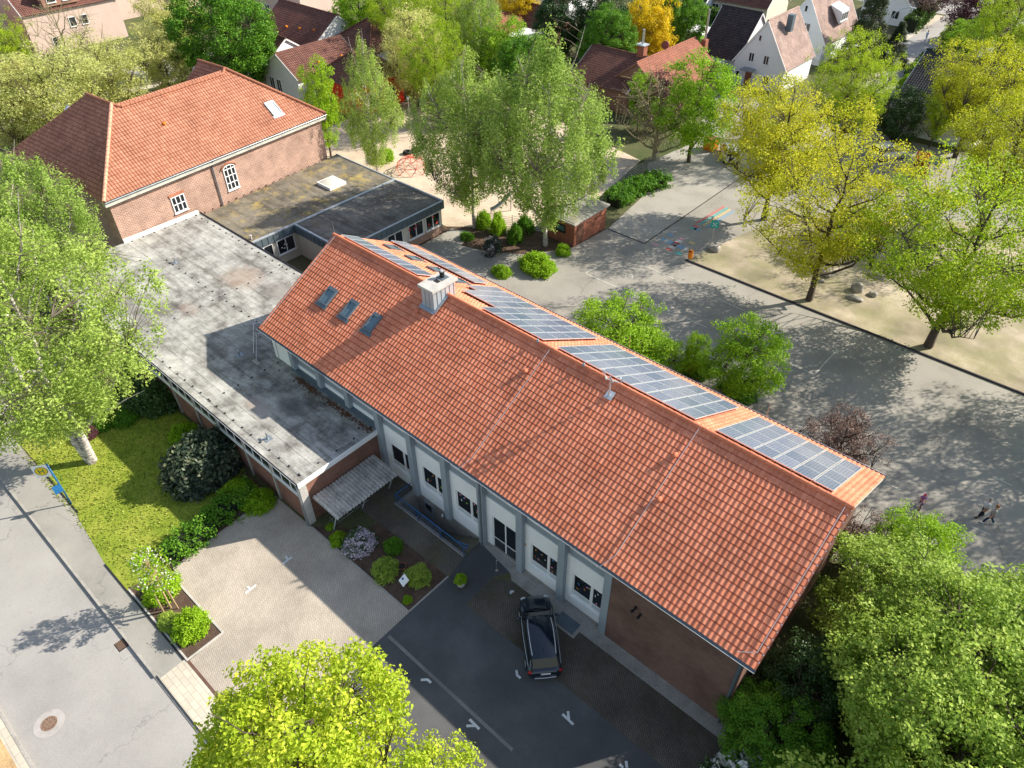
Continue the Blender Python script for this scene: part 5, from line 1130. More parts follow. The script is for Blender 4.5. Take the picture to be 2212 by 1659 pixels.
# trimmed hedges as leafy boxes
def hedge(label, pts, wd, h, kind='hedge', dens=55, leaf=.11, name='hedge', z0=0., wob=.12, group=None):
    q = np.random.default_rng(len(label)); C = []; P = [np.array(p[:2], float) for p in pts]
    for a, b in zip(P, P[1:]):
        L = np.linalg.norm(b-a); d = (b-a)/L; s = np.array([-d[1], d[0]]); n = int(L*(wd+2*h)*dens/10)
        for i in range(n):
            u = q.random()*L; 
            if q.random() < wd/(wd+2*h): v, z = (q.random()-.5)*wd, h
            else: v, z = (.5 if q.random() < .5 else -.5)*wd, q.random()*h
            p = a+d*u+s*v; C.append([p[0]+q.normal()*wob, p[1]+q.normal()*wob, z0+z+q.normal()*wob*.6])
    C = np.array(C); V, F, v = leaves(C, .28, 22, leaf, q, .4)
    o = linkmesh(name, npmesh(name, V, F, v), LF[kind]); tag(o, label, 'hedge', group)
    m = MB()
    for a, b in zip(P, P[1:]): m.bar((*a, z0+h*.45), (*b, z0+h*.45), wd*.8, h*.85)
    m.build('hedge_core', plain('hedge inside', (.015, .022, .01), .95), o); return o  # solid near-black block fills the hedge behind the leaves
cX = lambda c, *p: [G(*cr(c, *q))[:2] for q in p]
hedge('low green hedge between front lawn and parking area', [(7.3, -12.6), (7.2, -10.2), (6.7, -8.4), (6.4, -6.4)], 1.5, .6, 'chestnut', 150, .075, wob=.22)
hedge('loose green hedge along the fence beside the upper yard', [(1.2, 40.5), (1.0, 44), (2.2, 48.5), (4., 52)][:3], 1.8, 1.2, 'chestnut', 130, .09, wob=.3)
hedge('long dark hedge behind the garden lawn at the top', [G(1490, 22, 1)[:2], G(1640, 62, 1)[:2], G(1715, 85, 1)[:2]], 1.5, 2.2, 'hedge', 45, .14)
hedge('tall clipped hedge along the side road pavement', [G(1962, 70, 0)[:2], G(2005, 30, 0)[:2]], 2.2, 2.2, 'hedge', 50, .13)
hedge('dark clipped hedge at the corner of the black roofed house', [G(1965, 182, 0)[:2], G(2010, 135, 0)[:2]], 2.0, 1.8, 'hedge', 50, .13)
hedge('dark hedge at the back of the pale garden shed', [G(1930, 20, 0)[:2], G(1985, 8, 0)[:2]], 2, 2, 'dark', 40, .13)
# far wood mass beyond the houses
far = []
q = np.random.default_rng(5)
C = np.stack([q.uniform(-150, 110, 2600), q.uniform(158, 215, 2600), q.uniform(2, 11, 2600)], 1)
V, F, v = leaves(C, 2.2, 30, .4, q); o = linkmesh('far_wood', npmesh('far_wood', V, F, v), LF['dark']); o['kind'] = 'stuff'; o['label'] = 'distant belt of trees'

# sapling with stakes
sp_ = thing('blossoming_sapling', 'young white blossoming tree tied to wooden stakes by the pavement', 'tree', (10.5, -14.35, 0))
q = np.random.default_rng(8); H_ = 4.3
segs = [((0, 0, 0), (-.1, .05, 1.6), .05, .045), ((-.1, .05, 1.6), (-.15, .1, 3.1), .045, .03), ((-.15, .1, 3.1), (-.2, .1, H_), .03, .01)]
C = []
for i in range(95):
    a = q.random()*6.28; z = 2.0+q.random()*2.7; rr_ = (1.25-.35*abs(z-3))*q.random()**.5; c = np.array([-.15+rr_*math.cos(a), .1+rr_*math.sin(a), z]); C.append(c); segs.append(((-.15, .1, max(1.6, z-.7)), tuple(c), .014, .006))
C = np.array(C); tv, tf = branches(segs); m_ = npmesh('trunk', tv, tf); linkmesh('trunk', m_, 'wood', sp_)
V, F, v = leaves(C, .24, 14, .075, q); linkmesh('crown', npmesh('crown', V, F, v), LF['bush'], sp_)
V, F, v = leaves(C, .28, 4, .06, q); linkmesh('blossom', npmesh('blossom', V, F, v), LF['blossom'], sp_)
for dx, dy in ((-.35, .3), (.35, .25), (0, -.4)): MB().cyl((10.5+dx, -14.35+dy, 0), (10.5+dx*.9, -14.35+dy*.9, 2.1), .04).build('stake', 'wood', sp_)
#@@PART4

q = np.random.default_rng(77); n = 9000; X_ = np.stack([q.uniform(-9, 8.4, n), q.uniform(-15.2, -5.9, n)], 1)
V = []; 
for x, y in X_:
    if x > 6.3 and y > -12.5: continue
    s = .03+.05*q.random(); a = q.random()*6.28; z = .012; dx, dy = math.cos(a)*s, math.sin(a)*s
    V += [(x-dx, y-dy, z), (x+dx, y+dy, z), (x+dx*.4+dy, y+dy*.4-dx, z+.05+.06*q.random())]
V = np.array(V); o = linkmesh('grass', npmesh('grass', V, np.arange(len(V)).reshape(-1, 3), np.repeat(q.random(len(V)//3), 1)), leafmat('grass blades', [(.16, .22, .025), (.24, .30, .04), (.38, .40, .09)], .3)); o['kind'] = 'stuff'; o['label'] = 'grass tufts on the front lawn'
# ------------------------------------------------------------------ houses beyond the yard
def gable(root, x0, x1, y0, y1, ze, zr, axis, wall, roof, ov=.45, ang=0., verge='white', pitch=.3, gauge=.36, asym=.5):
    'walls + two tiled slopes; axis x/y is the ridge direction; coordinates relative to root'
    o = Vector(root.location)
    def P(x, y, z): return o+Vector((x, y, z))
    if axis == 'y':
        xm = x0+(x1-x0)*asym; w = MB().add([P(x, y, z) for y in (y0, y1) for x, z in ((x0, 0), (x1, 0), (x1, ze), (xm, zr), (x0, ze))], [(0, 1, 2, 3, 4), (9, 8, 7, 6, 5)]+[(i, (i+1) % 5, 5+(i+1) % 5, 5+i) for i in range(5)])
        w.build('wall', wall, root); k1, k0 = (zr-ze)/(x1-xm), (zr-ze)/(xm-x0); d = .12
        tiles('roof', [P(x1+ov, y0-ov*.4, ze-k1*ov+d), P(x1+ov, y1+ov*.4, ze-k1*ov+d), P(xm, y1+ov*.4, zr+d), P(xm, y0-ov*.4, zr+d)], roof, root, pitch=pitch, gauge=gauge, seg=6)
        tiles('roof', [P(x0-ov, y1+ov*.4, ze-k0*ov+d), P(x0-ov, y0-ov*.4, ze-k0*ov+d), P(xm, y0-ov*.4, zr+d), P(xm, y1+ov*.4, zr+d)], roof, root, pitch=pitch, gauge=gauge, seg=6)
        ridge(root, P(xm, y0-ov*.4, zr+d), P(xm, y1+ov*.4, zr+d), roof, .13)
        for yy in (y0-ov*.4, y1+ov*.4): MB().bar(P(xm, yy, zr+.02), P(x1+ov, yy, ze-k1*ov+.02), .06, .2).bar(P(xm, yy, zr+.02), P(x0-ov, yy, ze-k0*ov+.02), .06, .2).build('verge_board', verge, root)
    else:
        ym = y0+(y1-y0)*asym; w = MB().add([P(x, y, z) for x in (x0, x1) for y, z in ((y0, 0), (y1, 0), (y1, ze), (ym, zr), (y0, ze))], [(0, 1, 2, 3, 4), (9, 8, 7, 6, 5)]+[(i, (i+1) % 5, 5+(i+1) % 5, 5+i) for i in range(5)])
        w.build('wall', wall, root); k1, k0 = (zr-ze)/(y1-ym), (zr-ze)/(ym-y0); d = .12
        tiles('roof', [P(x0-ov*.4, y0-ov, ze-k0*ov+d), P(x1+ov*.4, y0-ov, ze-k0*ov+d), P(x1+ov*.4, ym, zr+d), P(x0-ov*.4, ym, zr+d)], roof, root, pitch=pitch, gauge=gauge, seg=6)
        tiles('roof', [P(x1+ov*.4, y1+ov, ze-k1*ov+d), P(x0-ov*.4, y1+ov, ze-k1*ov+d), P(x0-ov*.4, ym, zr+d), P(x1+ov*.4, ym, zr+d)], roof, root, pitch=pitch, gauge=gauge, seg=6)
        ridge(root, P(x0-ov*.4, ym, zr+d), P(x1+ov*.4, ym, zr+d), roof, .13)
        for xx in (x0-ov*.4, x1+ov*.4): MB().bar(P(xx, ym, zr+.02), P(xx, y0-ov, ze-k0*ov+.02), .06, .2).bar(P(xx, ym, zr+.02), P(xx, y1+ov, ze-k1*ov+.02), .06, .2).build('verge_board', verge, root)
def hiproof(root, x0, x1, y0, y1, ze, zr, roof, ov=.4):
    o = Vector(root.location); P = lambda x, y, z: o+Vector((x, y, z))
    x0 -= ov; x1 += ov; y0 -= ov; y1 += ov; h = min(x1-x0, y1-y0)/2; 
    if y1-y0 >= x1-x0: a, b = P((x0+x1)/2, y0+h, zr), P((x0+x1)/2, y1-h-.01, zr)
    else: a, b = P(x0+h, (y0+y1)/2, zr), P(x1-h-.01, (y0+y1)/2, zr)
    c = [P(x0, y0, ze), P(x1, y0, ze), P(x1, y1, ze), P(x0, y1, ze)]
    if y1-y0 >= x1-x0: faces = [[c[0], c[1], a], [c[1], c[2], b, a], [c[2], c[3], b], [c[3], c[0], a, b]]
    else: faces = [[c[0], c[1], b, a], [c[1], c[2], b], [c[2], c[3], a, b], [c[3], c[0], a]]
    for f in faces: tiles('roof', f, roof, root, pitch=.3, gauge=.36, seg=6)
    for p, q in ((c[0], a), (c[1], a if y1-y0 >= x1-x0 else b), (c[2], b), (c[3], b if y1-y0 >= x1-x0 else a)): ridge(root, p+Vector((0, 0, .08)), q+Vector((0, 0, .08)), roof, .13)
def W(root, x, y, z, w, h, nd, nx=1, ny=1, **k):
    o = Vector(root.location); ud = {(1, 0): (0, 1, 0), (-1, 0): (0, -1, 0), (0, -1): (1, 0, 0), (0, 1): (-1, 0, 0)}[nd]
    return window(root, o+Vector((x, y, z)), ud, w, h, (*nd, 0), nx, ny, **k)
kg = thing('red_walled_building', 'cluster of brown tiled roofs with one bright red walled corner block', 'kindergarten', (-48, 44, 0))
gable(kg, -6.3, 1.5, -8, 2.5, 4.0, 6.3, 'y', 'whitewall', 'tile_brown')
for z_ in (-5.2, -3.6): W(kg, z_, -8.01, 1.0, 1.1, 2.0, (0, -1), 2)
MB().box(-45.6, -38.4, 38.6, 47, 0, 3.95).build('wall', 'redwall', kg, label='bright red corner block'); hiproof(kg, 2.4, 9.6, -5.4, 3, 4.0, 6.9, 'tile_brown')
gable(kg, -22, -8, 1.5, 11.5, 4.0, 7.3, 'x', 'whitewall', 'tile_brown')
gable(kg, -20, -7, -7.5, .8, 3.6, 6.4, 'x', 'whitewall', 'tile_brown')
MB().box(-55.6, -46.5, 48.4, 56.6, 0, 4.1).build('wall', 'whitewall', kg); hiproof(kg, -7.6, 1.5, 4.4, 12.6, 4.15, 7.2, 'tile_brown')
MB().box(-46.5, -37.5, 50, 56, 0, 3.4).build('wall', 'white', kg, label='low white flat roofed link'); W(kg, 10.51, 6.6, .8, 1.2, 1.7, (1, 0), 2); W(kg, 9.6, -3, .8, 1.2, 1.7, (1, 0), 2); W(kg, 9.6, .3, .8, 1.2, 1.7, (1, 0), 2)
for x, y, z in ((-46.9, 40.0, 5.1), (-47.2, 44.0, 4.9), (-61, 47.2, 5.4), (-64, 46.9, 5.2), (-58, 47.6, 5.6)): MB().ball((x, y, z), .2, .2, .2).build('vent_tile', 'orange', kg)
downpipe(kg, (-38.3, 38.5, 3.9), (-38.3, 38.5, 0), .07, 'alu')
bh = thing('brown_tiled_house', 'house with reddish brown tile roof, brick chimney and steel flue', 'house', (-12.3, 70.5, 0))
gable(bh, -4.4, 4.2, -6.6, 7.2, 3.0, 6.2, 'y', 'brick_far', 'tile_orange', verge='brick_far')
gable(bh, -9.5, -.3, -8, 1.5, 3.0, 5.9, 'x', 'brick_far', 'tile_brown')
MB().box(-14.6, -13.6, 67.0, 67.9, 5.2, 7.3).build('chimney', 'brick_shed', bh); MB().cyl((-14.1, 67.4, 7.3), (-14.1, 67.4, 9.2), .16).build('flue', 'steel', bh)
MB().box(-14.75, -13.45, 66.85, 68.05, 7.3, 7.42).build('chimney_cap', 'zinc_light', bh)
MB().box(-11.8, -11.1, 78.6, 79.4, 3, 6.0).build('chimney', 'brick_shed', bh, label='second chimney behind the ridge'); MB().cyl((-11.45, 79, 6), (-11.45, 79, 9.8), .15).build('flue', 'steel', bh)
MB().cyl((-12.6, 70.6, 6.9), (-12.5, 70.3, 6.95), .5, .5, 14).build('satellite_dish', plain('dish', (.22, .06, .05), .6), bh)
W(bh, 4.21, -4.5, 1.0, 1.2, 1.2, (1, 0), 2)
w1 = thing('white_gabled_house', 'white gabled house with a dark roofed wing and weathered right roof slope', 'house', (-5, 87, 0))
gable(w1, -3.3, 4.2, -4.3, 4.6, 3.3, 8.7, 'y', 'whitewall', 'tile_pink', ov=.3)
gable(w1, -9.3, -3.25, -3.6, 6.4, 3.1, 8.0, 'x', 'whitewall', 'tile_dark')
W(w1, -.4, -4.31, 6.1, .45, .8, (0, -1)); W(w1, -1.3, -4.31, 3.3, .8, 1.2, (0, -1), 2); W(w1, .9, -4.31, 3.3, .8, 1.2, (0, -1), 2); W(w1, -2.8, -4.31, 1.0, .6, .8, (0, -1)); W(w1, 1.4, -4.31, .7, .9, 1.2, (0, -1), 2)
MB().box(-6.7, -4.9, 81.3, 82.75, 2.35, 2.5).build('porch_roof', 'zinc', w1); MB().box(-6.3, -5.4, 82.6, 82.72, 0, 2.1).build('door', 'tile_brown' if False else 'brick_shed', w1)
MB().box(-3.4, -2.6, 86.0, 86.8, 7.0, 9.1).build('chimney', 'zinc_dark', w1)
gr = thing('low_garage', 'low grey roofed garage between the brown tiled and white houses', 'garage', (-10.5, 79.5, 0))
MB().box(-13.2, -9.6, 78.4, 83, 0, 2.5).build('wall', 'whitewall', gr); MB().box(-13.4, -9.3, 78.1, 83, 2.5, 2.68).build('roof', plain('garage felt', (.3, .31, .3), .8), gr); MB().box(-12.8, -10.2, 78.37, 78.41, 0, 2.1).build('door', 'dark', gr)
w2 = thing('white_gabled_house', 'rear white house with steep beige tile roof and a dormer', 'house', (-5, 104, 0))
gable(w2, -4.2, 3.2, -6.5, 6.0, 3.3, 9.0, 'y', 'whitewall', 'tile_pink', ov=.35)
W(w2, -.9, -6.51, 6.9, .5, .9, (0, -1)); W(w2, -.7, -6.51, 4.3, 1.3, 1.2, (0, -1), 2); W(w2, 3.21, -3, 1, 1.2, 1.2, (1, 0), 2)
dm = MB().add([(-3.9, 102, 7.3), (-2.0, 102, 4.9), (-2.0, 102, 6.6), (-3.9, 105, 7.3), (-2.0, 105, 4.9), (-2.0, 105, 6.6)], [(0, 1, 2), (5, 4, 3), (1, 4, 5, 2), (0, 2, 5, 3)]); dd = dm.build('dormer', 'zinc_light', w2)
window(dd, (-1.99, 102.2, 5.2), (0, 1, 0), 2.5, 1.2, (1, 0, 0), 3)
bh2 = thing('black_roofed_house', 'house with black tile roof and white verge behind the yellow oak', 'house', (20, 88, 0))
gable(bh2, -5.2, 5.0, -8.3, 7.5, 3.0, 7.6, 'x', 'whitewall', 'tile_black', ov=.5)
MB().box(20.0, 21.2, 89.6, 90.6, 6.4, 8.4).build('chimney', 'white', bh2)
W(bh2, -4.5, -8.31, 1, 1.2, 1.2, (0, -1), 2)
fa = thing('brick_apartment_block', 'long brick block with light gable wall and brown roof at the top left', 'apartment block', (-104, 30, 0))
gable(fa, -6, 6.5, -8, 7, 6.2, 10.5, 'y', 'pinkwall', 'tile_brown'); W(fa, 6.51, -1.5, 3.2, 1.1, 1.4, (1, 0), 1); W(fa, 6.51, .4, 3.2, 1.1, 1.4, (1, 0), 1); W(fa, 6.51, -5, .9, 1.1, 1.4, (1, 0), 1)
dd = MB().box(-99.4, -97.2, 25.5, 31, 6.6, 9.2).build('dormer', 'brick_far', fa); window(dd, (-97.19, 26.2, 7.1), (0, 1, 0), 1.4, 1.5, (1, 0, 0), 1); window(dd, (-97.19, 28.6, 7.1), (0, 1, 0), 1.4, 1.5, (1, 0, 0), 1)
fb_ = thing('brick_apartment_block', 'brick block behind the pale street trees at the left edge', 'apartment block', (-102, 8, 0))
gable(fb_, -6, 6, -16, 9, 6.2, 10.5, 'y', 'brick_far', 'tile_brown')
for i in range(6): W(fb_, 6.01, -14+i*3.7, 3.4, 1.1, 1.3, (1, 0)); W(fb_, 6.01, -14+i*3.7, .8, 1.1, 1.3, (1, 0))
fc = thing('brick_row_house', 'row of plain brownish houses at the top edge beside the chestnut', 'row house', (-113, 56, 0))
gable(fc, -6, 5, -15, -4.5, 6.5, 10, 'y', 'pinkwall', 'tile_brown'); gable(fc, -5, 6.5, -4, 12, 6.5, 10, 'y', 'pinkwall', 'tile_brown')
for i in range(4): W(fc, 6.51, -2.8+i*3.6, 3.6, 1.2, 1.3, (1, 0)); 
for i in range(3): W(fc, 5.01, -13.8+i*3, 3.6, 1.2, 1.3, (1, 0), 1)
gx, gy, _ = G(1128, 66, 2.5)
sh = thing('small_gabled_house', 'small brown roofed garden house with a white lean-to roof near the top', 'house', (gx, gy, 0))
gable(sh, -6, -.5, -5, 3, 2.4, 4.6, 'y', 'brick_far', 'tile_orange'); gable(sh, -3, 4.5, 1, 8, 2.6, 5.2, 'x', 'brick_far', 'tile_brown'); MB().slab([(gx-.3, gy-3.4, 2.5), (gx+4.5, gy-3.4, 2.4), (gx+4.5, gy+.8, 2.8), (gx-.3, gy+.8, 2.8)], .12).build('lean_to_roof', 'white', sh)
# assorted far houses at the horizon side
for i, (px, py, lab, wl, rf_, ax, w_, d_) in enumerate(((1590, 2, 'beige house behind the long dark hedge at the top edge', 'cream', 'tile_brown', 'x', 13, 8), (1930, 2, 'white house with dark roof at the top edge beside the conifer', 'whitewall', 'tile_black', 'y', 8, 12), (1180, -8, 'white walled house peeking over the dark trees', 'whitewall', 'tile_brown', 'x', 12, 8), (610, 4, 'light plastered house at the top edge left of the brown roofs', 'pinkwall', 'tile_brown', 'x', 14, 8), (1480, -10, 'small white house hidden at the top edge', 'whitewall', 'tile_dark', 'x', 10, 8))):
    x, y, _ = G(px, py, 3); t_ = thing('far_house', lab, 'house', (x, y+3, 0)); gable(t_, -w_/2, w_/2, -d_/2, d_/2, 3.2 if i != 3 else 6.5, 7 if i != 3 else 10, ax, wl, rf_)
    for k in (-.3, .15): W(t_, k*w_, -d_/2-.01, 1, 1.3, 1.3, (0, -1), 2)
pt = thing('patio_roof', 'white corrugated carport roof beside the dark garden fence', 'carport', (-20.6, 94.5, 0))
MB().slab([(-22.6, 92.6, 2.3), (-18.4, 92.6, 2.3), (-18.4, 96.6, 2.5), (-22.6, 96.6, 2.5)], .06).build('roof', 'white', pt)
b = MB()
for x in np.arange(-22.6, -18.4, .3): b.cyl((x, 92.6, 2.33), (x, 96.6, 2.53), .04, n=6)
b.build('ribs', 'white', pt)
for x, y in ((-22.4, 92.8), (-18.6, 92.8), (-22.4, 96.4), (-18.6, 96.4)): MB().cyl((x, y, 0), (x, y, 2.3), .06).build('post', 'white', pt)
fe = thing('garden_fence', 'dark green solid garden fence behind the brown tiled house', 'fence', (-19, 88, 0)); MB().bar((-24.5, 89.5, .95), (-17.0, 90.5, .95), .06, 1.9).bar((-17, 90.5, .95), (-15.2, 83, .95), .06, 1.9).build('panel', plain('dark green screen', (.012, .04, .035), .8), fe)
pt = thing('patio_roof', 'pale flat garden shed roof behind the clipped side road hedge', 'shed', (-.5, 129, 0)); MB().box(-3.4, .8, 127.4, 130, 2.2, 2.35).build('roof', 'glass_light', pt); MB().box(-3.2, .6, 127.6, 129.8, 0, 2.2).build('wall', 'dark', pt)

# ------------------------------------------------------------------ brick shed
sd_ = thing('brick_shed', 'small reddish brick shed with flat felt roof beside the yard', 'shed', (1.7, 33.9, 0))
MB().box(.1, 3.2, 31.4, 36.5, 0, 2.35).build('wall', 'brick_shed', sd_); MB().box(-.15, 3.4, 31.15, 36.75, 2.35, 2.5).build('roof_edge', 'concrete', sd_)
MB().box(0.0, 3.25, 31.3, 36.6, 2.5, 2.54).build('roof', felt('shed felt', (.34, .33, .27), (.2, .19, .15), moss=(.22, .20, .08)), sd_)
MB().box(3.19, 3.23, 31.8, 32.8, .02, 2.0).build('door', plain('brown door', (.13, .06, .04), .7), sd_)
window(sd_, (1.0, 31.38, 1.2), (1, 0, 0), 1.1, .7, (0, -1, 0), 1, 1, .06, frame='dark', pane=plain('teal pane', (.06, .14, .15), .3))
def scrawl():
    mb = MB(); pts = []
    for i in range(60): t = i/59; pts.append((3.215, 33.2+2.6*t, 1.75+.12*math.sin(t*38)+.1*math.sin(t*17)))
    for p, q in zip(pts, pts[1:]): mb.bar(p, q, .012, .05)
    mb.build('painted_script', plain('faded dark paint', (.08, .045, .035), .8), sd_)
scrawl()
MB().box(.05, .12, 31.3, 31.34, 0, 2.3).build('downpipe', 'brick_shed', sd_)

# ------------------------------------------------------------------ fences
def rail_fence(label, a, b, h=1.2, rails=6, mat='steel', name='metal_fence', group=None, step=2.5):
    a, b = Vector((*a, 0)), Vector((*b, 0)); t = thing(name, label, 'fence', tuple((a+b)/2), group); mb = MB()
    for i in range(rails): z = .15+(h-.2)*i/(rails-1); mb.bar(a+Vector((0, 0, z)), b+Vector((0, 0, z)), .03, .03)
    mb.build('rail', mat, t); n = max(1, int((b-a).length/step)); 
    for i in range(n+1): p = a.lerp(b, i/n); MB().cyl(p, p+Vector((0, 0, h+.05)), .035).build('post', mat, t)
    return t
rail_fence('light metal railing between the brick shed and the upright bushes', (-4.0, 30.6), (.0, 31.8))
rail_fence('long metal fence behind the loose yard hedge', G(1300, 415)[:2], G(1385, 378)[:2], 1.4, 7); rail_fence('metal fence below the bare tree', G(1385, 378)[:2], G(1420, 352)[:2], 1.4, 7)
rail_fence('white railing gate beyond the mossy annex roof', G(718, 328)[:2], G(770, 302)[:2], 1.2, 5)
rail_fence('playground fence behind the upright bushes', (-6.2, 29.5), (-4.0, 30.6), 1.0, 5)

# ------------------------------------------------------------------ playground things
sl_ = thing('playground_slide', 'curved metal playground slide on an earth mound behind the annex', 'slide', (-7, 31.8, 0))
p0, p1 = Vector(G(*cr((860, 645, 860), 2030, 160), .35)), Vector(G(*cr((860, 645, 860), 2200, 15), 1.9)); V = []; F = []; n = 12
for i in range(n):
    t = i/(n-1); c = p0.lerp(p1, t); c.z = .35+1.55*(t**1.6); d = (p1-p0).normalized(); s = Vector((-d.y, d.x, 0)).normalized()
    for j, (w__, hh) in enumerate(((-.3, .2), (-.26, 0), (.26, 0), (.3, .2))): V.append(c+s*w__+Vector((0, 0, hh)))
MB().add(V, [(i*4+j, i*4+j+1, (i+1)*4+j+1, (i+1)*4+j) for i in range(n-1) for j in range(3)]).build('chute', 'steel', sl_)
MB().cyl((p1.x, p1.y, 0), (p1.x, p1.y, 1.9), .07).cyl((p0.x, p0.y, 0), (p0.x, p0.y, .35), .06).build('post', 'steel', sl_)
cd_ = thing('climbing_dome', 'red and white rope climbing dome on the playground sand', 'climbing frame', G(890, 368)); cdx, cdy, _ = G(890, 368); mb = MB(); ring = []
for k, (r_, z_) in enumerate(((1.9, 0), (1.7, .8), (1.1, 1.4), (.1, 1.6))): ring.append([Vector((cdx+r_*math.cos(i*math.pi/4+k*.39), cdy+r_*math.sin(i*math.pi/4+k*.39), z_)) for i in range(8)])
for k in range(4):
    for i in range(8):
        if k: mb.cyl(ring[k][i], ring[k][(i+1) % 8], .03, n=5)
        if k < 3: mb.cyl(ring[k][i], ring[k+1][i], .03, n=5); mb.cyl(ring[k][i], ring[k+1][(i-1) % 8], .03, n=5)
mb.build('frame', plain('red tubes', (.6, .1, .06), .5), cd_)
for px, lab in (((1310, 1330), 'left black tyre lying on the playground sand'), ((1380, 1310), 'right black tyre lying on the playground sand')):
    x, y, _ = G(*cr((860, 0, 860), *px)); t_ = thing('tyre', lab, 'tyre', (x, y, 0), 'tyres on the playground sand'); MB().torus((x, y, .2), (0, 0, 1), .38, .2).build('rubber_ring', 'rubber', t_, True)
def boulder(x, y, s, label, seed):
    q_ = random.Random(seed); bm = bmesh.new(); bmesh.ops.create_icosphere(bm, subdivisions=3, radius=1)
    ph = [q_.random()*6 for _ in range(6)]
    for v in bm.verts:
        c = v.co; k = 1+.16*math.sin(c.x*3+ph[0])+.13*math.sin(c.y*3.5+ph[1])+.1*math.sin(c.z*4+c.x*2+ph[2]); v.co = Vector((c.x*k*s[0], c.y*k*s[1], c.z*k*s[2]+s[2]*.45))
    me = bpy.data.meshes.new('boulder'); bm.to_mesh(me); bm.free(); me.materials.append(M_['stone']); me.polygons.foreach_set('use_smooth', [True]*len(me.polygons))
    o = bpy.data.objects.new('boulder', me); col.objects.link(o); o.location = (x, y, 0); tag(o, label, 'boulder', 'boulders on the sandy ground')
M_['stone'] = plain('granite', (.34, .31, .28), .85, var=.4, scale=4, fine=25, bmp=.4)
c5 = (2580, 645, 860)
for i, (c_, p, s, lab) in enumerate(((c3, (1745, 500), (.6, .45, .42), 'brown boulder beside the small green sign'), (c5, (145, 520), (.55, .42, .35), 'lone boulder in the middle of the sandy ground'), (c5, (500, 720), (.5, .4, .38), 'grey boulder right behind the oak trunk'), (c5, (770, 845), (.6, .5, .5), 'largest pale boulder between the two big oaks'), (c5, (930, 735), (.8, .35, .25), 'flat long stone farther back between the two big oaks'), (c5, (750, 925), (.7, .35, .2), 'low slab stone in front of the largest pale boulder'), (c5, (905, 895), (.35, .3, .3), 'small stone beside the green oak leaves'), (c5, (455, 775), (.35, .25, .15), 'small flat stone at the foot of the open oak'))):
    x, y, _ = G(*cr(c_, *p)); boulder(x, y, s, lab, i)
# ------------------------------------------------------------------ signs, bins, lamps
bs = thing('bus_stop_sign', 'blue bus stop pole with a white plate carrying a yellow disc and green letter H', 'sign', (-1.25, -14.75, 0))
bx_, by_ = -1.25, -14.75
MB().cyl((bx_, by_, 0), (bx_, by_, 3.75), .05).build('pole', 'blue', bs, True)
u_ = Vector((-.35, -.94, 0)).normalized(); n_ = Vector((.94, -.35, 0)); n2_ = Vector((-n_.x, -n_.y, 0))
u_ = Vector((-.55, -.83, 0)).normalized(); nn2 = Vector((u_.y, -u_.x, 0)); nn2 = nn2 if nn2.dot(Vector((1, -.1, 0))) > 0 else -nn2
pt0 = Vector((bx_, by_, 2.75))
def plate(mb, u0, u1, z0, z1, d0, d1):
    c = [pt0+u_*a+Vector((0, 0, b_))+nn2*d for d in (d0, d1) for a, b_ in ((u0, z0), (u1, z0), (u1, z1), (u0, z1))]; mb.add(c, [(0, 3, 2, 1), (4, 5, 6, 7), (0, 1, 5, 4), (1, 2, 6, 5), (2, 3, 7, 6), (3, 0, 4, 7)]); return mb
pl = plate(MB(), .06, .92, -.05, .95, -.02, .02).build('plate', 'white', bs)
def disc(r, d, n=28): return MB().add([pt0+u_*(.49+r*math.cos(t))+Vector((0, 0, .47+r*math.sin(t)))+nn2*d for t in [i*2*math.pi/n for i in range(n)]], [tuple(range(n))])
disc(.36, .026).build('green_ring', plain('sign green', (.02, .22, .07), .5, var=.03), pl); disc(.32, .031).build('yellow_disc', plain('sign yellow', (.75, .52, .01), .5, var=.03), pl)
plate(plate(plate(MB(), .34, .40, .28, .66, .033, .038), .58, .64, .28, .66, .033, .038), .40, .58, .44, .50, .033, .038).build('letter_h', plain('sign green 2', (.02, .22, .07), .5, var=.03), pl)
MB().box(bx_-.05, bx_+.05, by_-.45, by_+.0, 1.3, 1.9).build('timetable_box', 'blue', bs)
gs = thing('assembly_point_sign', 'square green sign with white arrows on a thin post by the yard', 'sign', (13.3, 39.6, 0))
MB().cyl((13.3, 39.6, 0), (13.3, 39.6, 2.45), .03).build('post', 'steel', gs); d_ = Vector((CX-13.3, CY-39.6, 0)).normalized(); s_ = Vector((-d_.y, d_.x, 0)); o_ = Vector((13.3, 39.6, 2.65))+d_*.05
def card(o, w_, h_, k): return [o+s_*a*w_+Vector((0, 0, b_))*h_+d_*k for a, b_ in ((-1, -1), (1, -1), (1, 1), (-1, 1))]
p_ = MB().add(card(o_, .36, .36, 0)+card(o_, .36, .36, -.03), [(0, 1, 2, 3), (7, 6, 5, 4), (0, 4, 5, 1), (1, 5, 6, 2), (2, 6, 7, 3), (3, 7, 4, 0)]).build('plate', plain('teal green', (.01, .42, .36), .5, var=.03), gs)
mb = MB()
for a in (45, 135, 225, 315):
    e = s_*math.cos(R(a))+Vector((0, 0, math.sin(R(a)))); f_ = s_*-math.sin(R(a))+Vector((0, 0, math.cos(R(a))))
    b0 = o_+d_*.012; mb.add([b0+e*.27-f_*.03, b0+e*.27+f_*.03, b0+e*.18+f_*.03, b0+e*.18-f_*.03], [(0, 1, 2, 3)]).add([b0+e*.19-f_*.08, b0+e*.19+f_*.08, b0+e*.1], [(0, 1, 2)])
mb.add([o_+d_*.014+s_*.06*math.cos(t)+Vector((0, 0, .06*math.sin(t))) for t in [i*math.pi/4 for i in range(8)]], [tuple(range(8))]); mb.build('arrows', 'white', p_)
bx_, by_, _ = G(1489, 566)
bi = thing('litter_bin', 'orange litter bin on a short post at the corner of the yard kerb', 'litter bin', (bx_, by_, 0))
